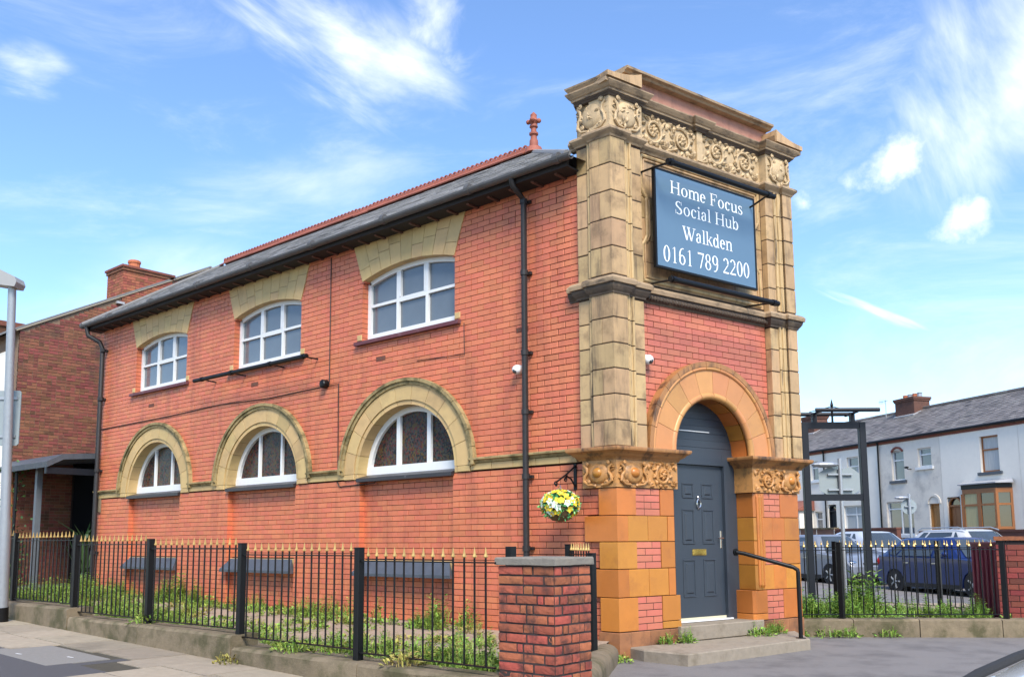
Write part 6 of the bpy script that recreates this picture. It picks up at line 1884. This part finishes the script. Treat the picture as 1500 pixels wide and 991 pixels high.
        house_window(h, *holes[0], m_white, 1, .33, m_glass); house_door(h, *holes[1], m_darkmetal, False); house_window(h, *holes[2], m_white, 2, .3, m_glass)
# television aerial
v = FT.p(*((tpt(1300, 640, -2.9)[0]), -2.9, tpt(1300, 625, -2.9)[1]))
ae = thing('television_aerial', 'thin television aerial beside the terrace chimney', 'aerial', v)
mb = MB(); mb.tube([v, v + Vector((0, 0, 1.35))], .018, 5); mb.build('mast', m_galv, ae)
mb = MB(); mb.tube([v + Vector((0, 0, 1.3)) + dT * .5, v + Vector((0, 0, 1.3)) - dT * .15], .014, 5)
for k in range(5): p = v + Vector((0, 0, 1.3)) + dT * (.1 * k); mb.tube([p - Vector((0, 0, .12)), p + Vector((0, 0, .12))], .008, 4)
mb.build('antenna', m_galv, ae)
# front garden walls
m_gw = material('garden_brick', (0.17, 0.085, 0.055), .85, .1, .35, 3.5, .3, 12, stretch=(1, 1, 4), stain=(.07, .04, .03), stain_amt=.5, stain_scale=1.5)
m_gw2 = material('garden_brick_dark', (0.13, 0.05, 0.035), .85, .1, .35, 3.5, .3, 12, stretch=(1, 1, 4))
for (a, b, py, mt, lab) in ((6.5, 15.5, 770, m_gw, 'pale jointed brick garden wall left of the round sign pole'), (2.5, 6.4, 772, m_gw2, 'dark brick garden wall in front of the stained house'), (-5.5, 1.2, 778, m_gw2, 'dark brick garden wall in front of the timber bay window')):
    zt = tpt(1300, py, 2.2)[1]
    g = thing('garden_wall', lab, 'wall', FT.p((a + b) / 2, 2.2, .2), 'garden walls of the terrace')
    mb = MB(); mb.box(FT, a, b, 2.0, 2.2, .05, zt - .07); mb.build('wall_face', mt, g)
    mb = MB(); mb.box(FT, a - .02, b + .02, 1.96, 2.24, zt - .07, zt); mb.build('coping', m_stone if mt is m_gw else m_gw2, g)
    n = int((b - a) / 1.15)
    if mt is m_gw:
        for k in range(n + 1):
            mb = MB(); mb.box(FT, a + k * (b - a) / n - .018, a + k * (b - a) / n + .018, 2.201, 2.215, .1, zt - .08); mb.build('panel_joint', m_render2, g)

# ------------------------------------------------------------------ cars
def car(label, pos, fwd, paint_m, L=4.25, W=1.76, H=1.50, hood=.95, saloon=False, roofrails=False, z=0.0, mirrors=True):
    fwd = Vector((fwd[0], fwd[1], 0)).normalized(); lf_ = Vector((-fwd.y, fwd.x, 0))
    org = Vector((pos[0], pos[1], z))
    t = thing('parked_car', label, 'car', org)
    fr = Frame(org, fwd, lf_)
    w = W / 2; hl = L / 2
    bl = hood - .02     # belt line
    # lower body: side profile, swept across with rounded shoulders
    prof = [(-hl, .42), (-hl + .02, .62), (-hl + .05, .80), (-hl + .10, bl - (.02 if saloon else -.03)), (-hl + .9, bl + .02), (0, bl + .01), (hl - 1.45, bl), (hl - 1.25, hood - .03), (hl - .7, hood - .09), (hl - .28, hood - .19), (hl - .08, hood - .30), (hl, .55), (hl - .02, .32), (hl - .15, .20), (hl - .48, .20)]
    ar = .35
    fx, rx = hl - .86, -hl + .80
    def archp(c): return [(c + ar * math.cos(a), .30 + ar * math.sin(a)) for a in rng(0, math.pi, 8)]
    prof += [(fx + ar, .22)] + archp(fx) + [(fx - ar, .22), (rx + ar, .22)] + archp(rx) + [(rx - ar, .22), (-hl + .12, .22)]
    mb = MB(); n = len(prof); P = []
    sl = [(-w, .94, .985), (-w + .035, 1, 1), (-w + .22, 1, 1.012), (0, 1, 1.03), (w - .22, 1, 1.012), (w - .035, 1, 1), (w, .94, .985)]
    for y, kz, kx in sl:
        for x, z_ in prof:
            zz = .5 + (z_ - .5) * (kz if z_ > .5 else 1)
            yy_ = y * (1.0 if z_ < .75 else .985) * (1 - .10 * max(0, (abs(x) - hl + .5) / .5) ** 2)
            P.append(fr.p(x * (kx if abs(x) > hl - .5 else 1), yy_, zz))
    fs = [tuple(range(n - 1, -1, -1)), tuple(range(6 * n, 7 * n))]
    for k in range(6): fs += [(k * n + i, k * n + (i + 1) % n, (k + 1) * n + (i + 1) % n, (k + 1) * n + i) for i in range(n)]
    mb.add(P, fs); mb.build('body', paint_m, t, smooth=True)
    # cabin
    if saloon: rb_, rt_, ft_, fb_ = -hl + .75, -hl + 1.35, .35, hl - 1.30
    else: rb_, rt_, ft_, fb_ = -hl + .10, -hl + .80, .30, hl - 1.25
    def ring_(tt, out=0.0):
        xr, xf = rb_ + (rt_ - rb_) * tt, fb_ + (ft_ - fb_) * tt
        ww = (w - .03) + (w * .70 - w) * tt ** 1.2; zz = bl + (H - bl) * tt
        return xr, xf, ww + out, zz
    levels = [(0, 0), (.45, .01), (.85, .012), (.96, -.03), (1.0, -.16)]
    P = []; m = 12
    for tt, o_ in levels:
        xr, xf, ww, zz = ring_(tt); ww += o_; xr -= o_ * 1.2; xf += o_ * 1.2
        pts = [(xr, -ww * .8), (xr + .12, -ww * .96), (xr + .35, -ww), (0, -ww * 1.005), (xf - .35, -ww), (xf - .1, -ww * .94), (xf + .03, -ww * .6), (xf + .05, 0)]
        full = pts + [(x, -y) for x, y in pts[::-1][1:]] + [(xr - .03, 0)]
        P += [fr.p(x, y, zz) for x, y in full]; m = len(full)
    mb = MB(); fs = [tuple(range((len(levels) - 1) * m, len(levels) * m))]
    for k in range(len(levels) - 1): fs += [(k * m + i, k * m + (i + 1) % m, (k + 1) * m + (i + 1) % m, (k + 1) * m + i) for i in range(m)]
    mb.add(P, fs); mb.build('cabin', paint_m, t, smooth=True)
    def glass(name, pts):
        mb = MB(); mb.add([fr.p(*q) for q in pts], [tuple(range(len(pts)))]); mb.build(name, m_carglass, t)
    for sg in (-1, 1):
        a0, a1 = .06, .86
        def sp(x, tt, e=.020): return (x, sg * (ring_(tt)[2] + e), ring_(tt)[3])
        def xr(tt): return ring_(tt)[0]
        def xf(tt): return ring_(tt)[1]
        glass('side_window', [sp(.05, a0), sp(xf(a0) - .45, a0), sp(xf(a1) - .30, a1), sp(.05, a1)])
        glass('side_window', [sp(xr(a0) + .75, a0), sp(-.05, a0), sp(-.05, a1), sp(xr(a1) + .60, a1)])
        glass('side_window', [sp(xr(a0) + .42, a0 + .12), sp(xr(a0) + .68, a0), sp(xr(a1) + .53, a1), sp(xr(a1) + .32, a1)])
    wsx = lambda tt: ring_(tt)[1] + .062
    rwx = lambda tt: ring_(tt)[0] - .045
    for nm, fx_, s_ in (('windscreen', wsx, 1), ('rear_window', rwx, -1)):
        a0, a1 = .05, .90
        mb = MB(); P = []
        for tt in (a0, .5, a1):
            _, _, ww, zz = ring_(tt)
            bulge = .012 if tt == .5 else 0
            for y, back in ((-.78, .075), (-.5, .015), (0, -.01), (.5, .015), (.78, .075)):
                P.append(fr.p(fx_(tt) - s_ * back + s_ * (.02 + bulge), y * ww, zz))
        mb.add(P, [(r * 5 + i, r * 5 + i + 1, (r + 1) * 5 + i + 1, (r + 1) * 5 + i) for r in range(2) for i in range(4)]); mb.build(nm, m_carglass, t)
    for c, nm in ((fx, 'wheel'), (rx, 'wheel')):
        for sg in (-1, 1):
            wh = part_empty('wheel', fr.p(c, sg * (w - .1), .31), t)
            f2 = Frame(fr.p(c, 0, 0), fwd, lf_)
            def disc(r, y0, y1, zc=.31, k=20):
                mb = MB(); P = [f2.p(r * math.cos(a), y, zc + r * math.sin(a)) for y in (y0, y1) for a in rng(0, 2 * math.pi, k)[:-1]]
                mb.add(P, [tuple(range(k - 1, -1, -1)), tuple(range(k, 2 * k))] + [(i, (i + 1) % k, k + (i + 1) % k, k + i) for i in range(k)]); return mb
            disc(.315, sg * (w - .22), sg * (w - .015)).build('tyre', m_tyre, wh)
            disc(.20, sg * (w - .2), sg * (w - .005)).build('rim', m_darkmetal, wh)
            mb = MB()
            for q in range(5):
                a = q * 2 * math.pi / 5
                mb.tube([f2.p(0, sg * (w + .002), .31), f2.p(.19 * math.cos(a), sg * (w + .002), .31 + .19 * math.sin(a))], .022, 5)
            mb.build('spokes', m_galv, wh)
            mb = disc(.345, sg * (w - .25), sg * (w - .06)); mb.build('wheel_arch', m_tyre, t)
    for sg in (-1, 1):
        mb = MB(); mb.ellipsoid(fr, hl - .20, sg * (w - .27), hood - .30, .16, .19, .075, 10, 8); mb.build('headlight', m_chrome, t, smooth='all')
        mb = MB(); mb.ellipsoid(fr, -hl + .10, sg * (w - .16), bl - .12, .07, .12, .13, 10, 8); mb.build('tail_light', material('tail_red', (.35, .01, .01), .2), t, smooth='all')
        if mirrors: mb = MB(); mb.ellipsoid(fr, hl - 1.62, sg * (w + .09), bl + .09, .08, .10, .065, 10, 8); mb.build('wing_mirror', paint_m, t, smooth='all')
        for hx in (-.02, -1.0): mb = MB(); mb.box(fr, hx, hx + .18, sg * (w - .005), sg * (w + .018), bl - .16, bl - .135); mb.build('door_handle', m_chrome, t)
        mb = MB(); mb.box(fr, -hl + 1.2, hl - 1.25, sg * (w - .02), sg * (w + .012), .19, .30); mb.build('sill_trim', m_tyre, t)
        if roofrails:
            mb = MB(); mb.tube([fr.p(-hl + .7, sg * w * .68, H - .03), fr.p(-hl + .9, sg * w * .68, H + .05), fr.p(.1, sg * w * .68, H + .06), fr.p(.4, sg * w * .68, H - .02)], .02, 6); mb.build('roof_rail', m_galv, t)
    mb = MB(); mb.box(fr, hl - .06, hl + .03, -.35, .35, hood - .42, hood - .30); mb.box(fr, hl - .08, hl + .02, -.6, .6, .24, .40); mb.build('grille', m_tyre, t)
    mb = MB(); mb.box(fr, hl + .02, hl + .035, -.26, .26, .44, .55); mb.build('number_plate', m_white, t)
    return t
fw = -dT
con = Vector((15.92, 1.93, 0))
ctr = con + nT * .80 + fw * 1.32
m_blue = paint('blue_car_paint', (0.005, 0.017, 0.095)); m_silver = paint('silver_car_paint', (.42, .46, .52)); m_grey = paint('pale_blue_grey_paint', (.17, .19, .23)); m_silver2 = paint('champagne_silver_paint', (.48, .49, .50))
car('blue hatchback parked beyond the railings', ctr, fw, m_blue, 4.35, 1.78, 1.45, .97, z=-.03)
car('pale grey car with dark bumper facing the blue hatchback', ctr - fw * 5.25 - nT * .1, fw, m_grey, 4.2, 1.76, 1.48, .96, z=.05)
p3_ = CAM + ray(1275, 800) * 29.0
car('silver saloon parked on the far side of the street', (p3_.x, p3_.y), fw, m_silver, 4.5, 1.78, 1.45, .95, saloon=True, z=.18)
p4_ = CAM + ray(1425, 800) * 27.2
car('silver estate car with roof rails half hidden behind the blue car', (p4_.x, p4_.y), fw, m_silver2, 4.5, 1.8, 1.60, 1.0, roofrails=True, z=.06)
nf = Vector((-.988, .152, 0))
nc = Vector((-4.82, -5.17, 0)); sd = Vector((-.152, -.988, 0))
cc = nc + sd * .90 - nf * 1.15
near_car = car('light silver car nosing into the bottom right corner', (cc.x, cc.y), nf, material('white_silver_paint', (.62, .63, .62), .22, coat=1.0), 4.3, 1.76, 1.43, .885, z=0, mirrors=False)

nfr = Frame((cc.x, cc.y, 0), nf, Vector((-nf.y, nf.x, 0)))
mb = MB(); mb.tube([nfr.p(x_, -.845, z_) for x_, z_ in ((-.3, .90), (.5, .895), (.9, .875), (1.3, .84), (1.6, .795))], .022, 8)
o = mb.build('bonnet_seal', m_tyre, near_car)
# ------------------------------------------------------------------ weeds
def blade(mb, base, ang, lean, h, w):
    d = Vector((math.cos(ang), math.sin(ang), 0)); s = Vector((-d.y, d.x, 0)) * w
    p0 = base; p1 = base + d * lean * .35 * h + Vector((0, 0, h * .62)); p2 = base + d * lean * h + Vector((0, 0, h * (1 - .35 * lean)))
    mb.add([p0 - s * .6, p0 + s * .6, p1 + s, p1 - s, p2], [(0, 1, 2, 3), (3, 2, 4)])
def tuft(mb, base, n, h, spread=.08, w=.006, lean=.7):
    for i in range(n):
        a = random.uniform(0, 6.283); r = spread * math.sqrt(random.random())
        blade(mb, base + Vector((r * math.cos(a), r * math.sin(a), 0)), random.uniform(0, 6.283), random.uniform(.1, lean), h * random.uniform(.45, 1.1), w * random.uniform(.6, 1.3))
def herb(mb, base, h, n=9):
    # upright leafy stem: pairs of pointed leaves
    lean = Vector((random.gauss(0, .1), random.gauss(0, .1), 1)).normalized()
    top = base + lean * h
    mb.tube([base, base.lerp(top, .5), top], [.004, .003, .001], 4, False)
    for k in range(n):
        p = base.lerp(top, (k + 1) / n); a = random.uniform(0, 6.28)
        for q in (0, 2.2, 4.3):
            d = Vector((math.cos(a + q), math.sin(a + q), random.uniform(-.1, .6))).normalized()
            blade_quad(mb, p, d, h * random.uniform(.16, .34) * (1.15 - .6 * k / n), h * .035, Vector((0, 0, 1)))
def bush(mb, base, r, h, n):
    # low dome of broad leaves
    for _ in range(n):
        a = random.uniform(0, 6.283); q = r * math.sqrt(random.random()); zz = h * (1 - (q / r) ** 2) * random.uniform(.25, 1.0)
        p = base + Vector((q * math.cos(a), q * math.sin(a), zz))
        d = Vector((math.cos(a) * .8, math.sin(a) * .8, random.uniform(-.1, .9))) + rv() * .5
        L = random.uniform(.035, .075)
        blade_quad(mb, p, d.normalized(), L, L * random.uniform(.20, .34), Vector((random.gauss(0, .4), random.gauss(0, .4), 1)).normalized())
def patch(name, label, spots, mat, parent=None, zf=None):
    mb = MB()
    for (x, y, h, n, sp, herbs) in spots:
        b = Vector((x, y, zf(x, y)))
        tuft(mb, b, n // 2, h, sp)
        bush(mb, b, sp * random.uniform(.8, 1.5), h * random.uniform(.5, .9), 34)
        for _ in range(herbs):
            a = random.uniform(0, 6.28); r = sp * random.random()
            herb(mb, b + Vector((r * math.cos(a), r * math.sin(a), 0)), h * random.uniform(.7, 1.35))
    o = mb.build(name, mat); o['kind'] = 'stuff'; o['label'] = label; o['category'] = 'weeds'
    return o
sp_ = []; spd = []
def cluster(out, cx_, cy_, rx, ry, n, h0, h1, inside=lambda x, y: True):
    for _ in range(n):
        x, y = random.gauss(cx_, rx), random.gauss(cy_, ry)
        if inside(x, y):
            k = math.exp(-(((x - cx_) / rx) ** 2 + ((y - cy_) / ry) ** 2) / 3)
            out.append((x, y, random.uniform(h0, h1) * (.45 + .75 * k), 20, .11, 2))
ok1 = lambda x, y: -3.16 < x < -.1 and -.7 < y < 15
for (cx_, cy_, rx, ry, n, h0, h1) in ((-.35, 13.0, .3, .8, 40, .18, .36), (-.3, 9.6, .18, .45, 26, .2, .40), (-.35, 7.3, .25, .7, 22, .1, .22), (-.3, 5.0, .2, .8, 26, .12, .28), (-.25, 2.6, .2, .35, 14, .12, .34), (-.3, .9, .15, .3, 8, .1, .2),
                                       (-2.9, 10.6, .5, 1.4, 70, .14, .30), (-2.3, 8.0, .6, .9, 46, .12, .28), (-2.8, 5.6, .25, .55, 26, .1, .26), (-2.9, 3.6, .22, .5, 20, .08, .2), (-2.75, 1.6, .3, .6, 26, .1, .26), (-2.95, .2, .16, .35, 14, .1, .28), (-2.6, -.2, .25, .3, 14, .1, .24), (-1.6, 4.2, .5, .6, 16, .06, .14), (-1.5, 1.2, .5, .5, 12, .06, .14), (-1.6, 12.3, .9, 1.3, 70, .15, .32)):
    cluster(sp_, cx_, cy_, rx * 1.1, ry * 1.15, int(n * 1.6), h0, h1, ok1)
for i in range(50):
    y = random.uniform(-.5, 12); x = random.uniform(-3.1, -.2); spd.append((x, y, random.uniform(.08, .2), 16, .1, 1))
patch('yard_weeds', 'green weeds and grass growing inside the side yard', sp_, m_weed, zf=yard_z)
patch('dry_weeds', 'yellowing dry weeds scattered in the side yard', spd, m_weed2, zf=yard_z)
sp2 = []
def c2(s_, d_, rs, rd, n, h0, h1):
    tmp = []
    cluster(tmp, s_, d_, rs, rd, n, h0, h1, lambda a, b: 0 < a < rL - .9 and -4.2 < b < -.27)
    for (a, b, h, k, sp, hb) in tmp:
        v = FR.p(a, b, 0); sp2.append((v.x, v.y, h, k, sp, 3))
for q in ((.25, -.6, .25, .35, 40, .18, .34), (.9, -.7, .18, .35, 26, .16, .34), (.6, -1.7, .5, .4, 34, .15, .3), (1.35, -1.5, .2, .25, 18, .3, .55), (2.1, -.8, .3, .3, 22, .12, .28), (2.75, -.7, .22, .35, 22, .12, .28), (2.2, -2.0, .6, .5, 26, .1, .24), (.3, -2.8, .4, .6, 26, .12, .3)):
    c2(*q)
patch('side_yard_weeds', 'bright green weeds filling the right hand yard behind the kerb', sp2, m_leafy, zf=yard2_z)
def single_tuft(p, h, n, label, herbs=5, sp=.08, mat=None):
    mb = MB(); tuft(mb, p, n // 2, h, sp, .006, 1.0); bush(mb, p, sp * 1.3, h * .7, n)
    for _ in range(herbs):
        a = random.uniform(0, 6.28); herb(mb, p + Vector((sp * .7 * math.cos(a), sp * .7 * math.sin(a), 0)), h * random.uniform(.7, 1.2), 6)
    tag(mb.build('weed_tuft', mat or m_leafy), label, 'weed', 'weeds around the entrance')
single_tuft(FB.p(.72, .06, .125), .13, 40, 'small weed tuft at the left end of the doorstep')
single_tuft(FB.p(1.02, .12, .125), .17, 60, 'weed tuft in front of the doorstep below the door')
single_tuft(FB.p(2.42, .14, .125), .15, 90, 'spreading weed tuft at the right end of the doorstep', 9, .16)
single_tuft(FB.p(2.80, .10, .125), .18, 60, 'weed tuft at the foot of the right hand orange pier', 6, .1)
single_tuft(FR.p(.02, .16, 0), .16, 60, 'lone weed tuft in the tarmac at the end of the landing slab')
single_tuft(FR.p(.42, .05, 0), .13, 60, 'left weed tuft at the foot of the right hand kerb wall', 6, .14)
single_tuft(FR.p(.70, .05, 0), .15, 80, 'middle weed tuft at the foot of the right hand kerb wall', 8, .14)
single_tuft(FR.p(1.28, .05, 0), .13, 60, 'right weed tuft at the foot of the right hand kerb wall', 6, .13)
single_tuft(Vector((-2.45, -.95, .05)), .30, 60, 'weed growing between brick pier and rounded coping', 8, .10)
single_tuft(Vector((-.22, -.18, 0)), .10, 40, 'tiny weed at the foot of the orange corner plinth', 4, .08)
for (y, lab) in ((5.0, 'green weed spilling over the kerb by a railing post'), (1.9, 'low weed on the kerb top under the railings'), (.15, 'brownish weed on the kerb near the brick pier')):
    single_tuft(Vector((XF + .02, y, .39 if y > 2.8 else .262)), .16, 70, lab, 6, .15, m_weed if y > 1 else m_weed2)
single_tuft(Vector((-3.54, 2.72, gz(2.7) + .02)), .14, 50, 'straw coloured weed at the step in the kerb', 3, .12, m_weed2)
# palm-like plant by the passage
pl_ = MB()
pb_ = Vector((.35, 15.0, .25))
for k in range(26):
    a = random.uniform(0, 6.28); h = random.uniform(1.1, 1.9)
    blade(pl_, pb_ + Vector((random.gauss(0, .05), random.gauss(0, .05), .3)), a, random.uniform(.35, .9), h, .03)
pl_.tube([pb_, pb_ + Vector((0, 0, .5))], .05, 6)
tag(pl_.build('garden_palm', material('palm_green', (.05, .10, .03), .5, .3)), 'spiky dark green palm in the side passage', 'plant')
iv = MB()
for k in range(700):
    p = Vector((-.72 + random.gauss(0, .16), 16.6 + random.gauss(0, .25), random.uniform(.3, 3.3)))
    if random.random() < .35 + .65 * (math.sin(p.z * 2.1) > 0): blade_quad(iv, p, rv(), .09, .03, rv())
ivp = thing('climbing_plant', 'thin climbing plant on the corner of the old brick gable', 'plant', (-.72, 16.6, .3))
iv.build('leaves', material('ivy_green', (.05, .11, .025), .6, .4), ivp)['kind'] = 'stuff'
mb = MB(); mb.tube([(-.72, 16.7, .2), (-.68, 16.65, 1.5), (-.75, 16.6, 3.2)], .012, 5); mb.build('stem', m_timber, ivp)
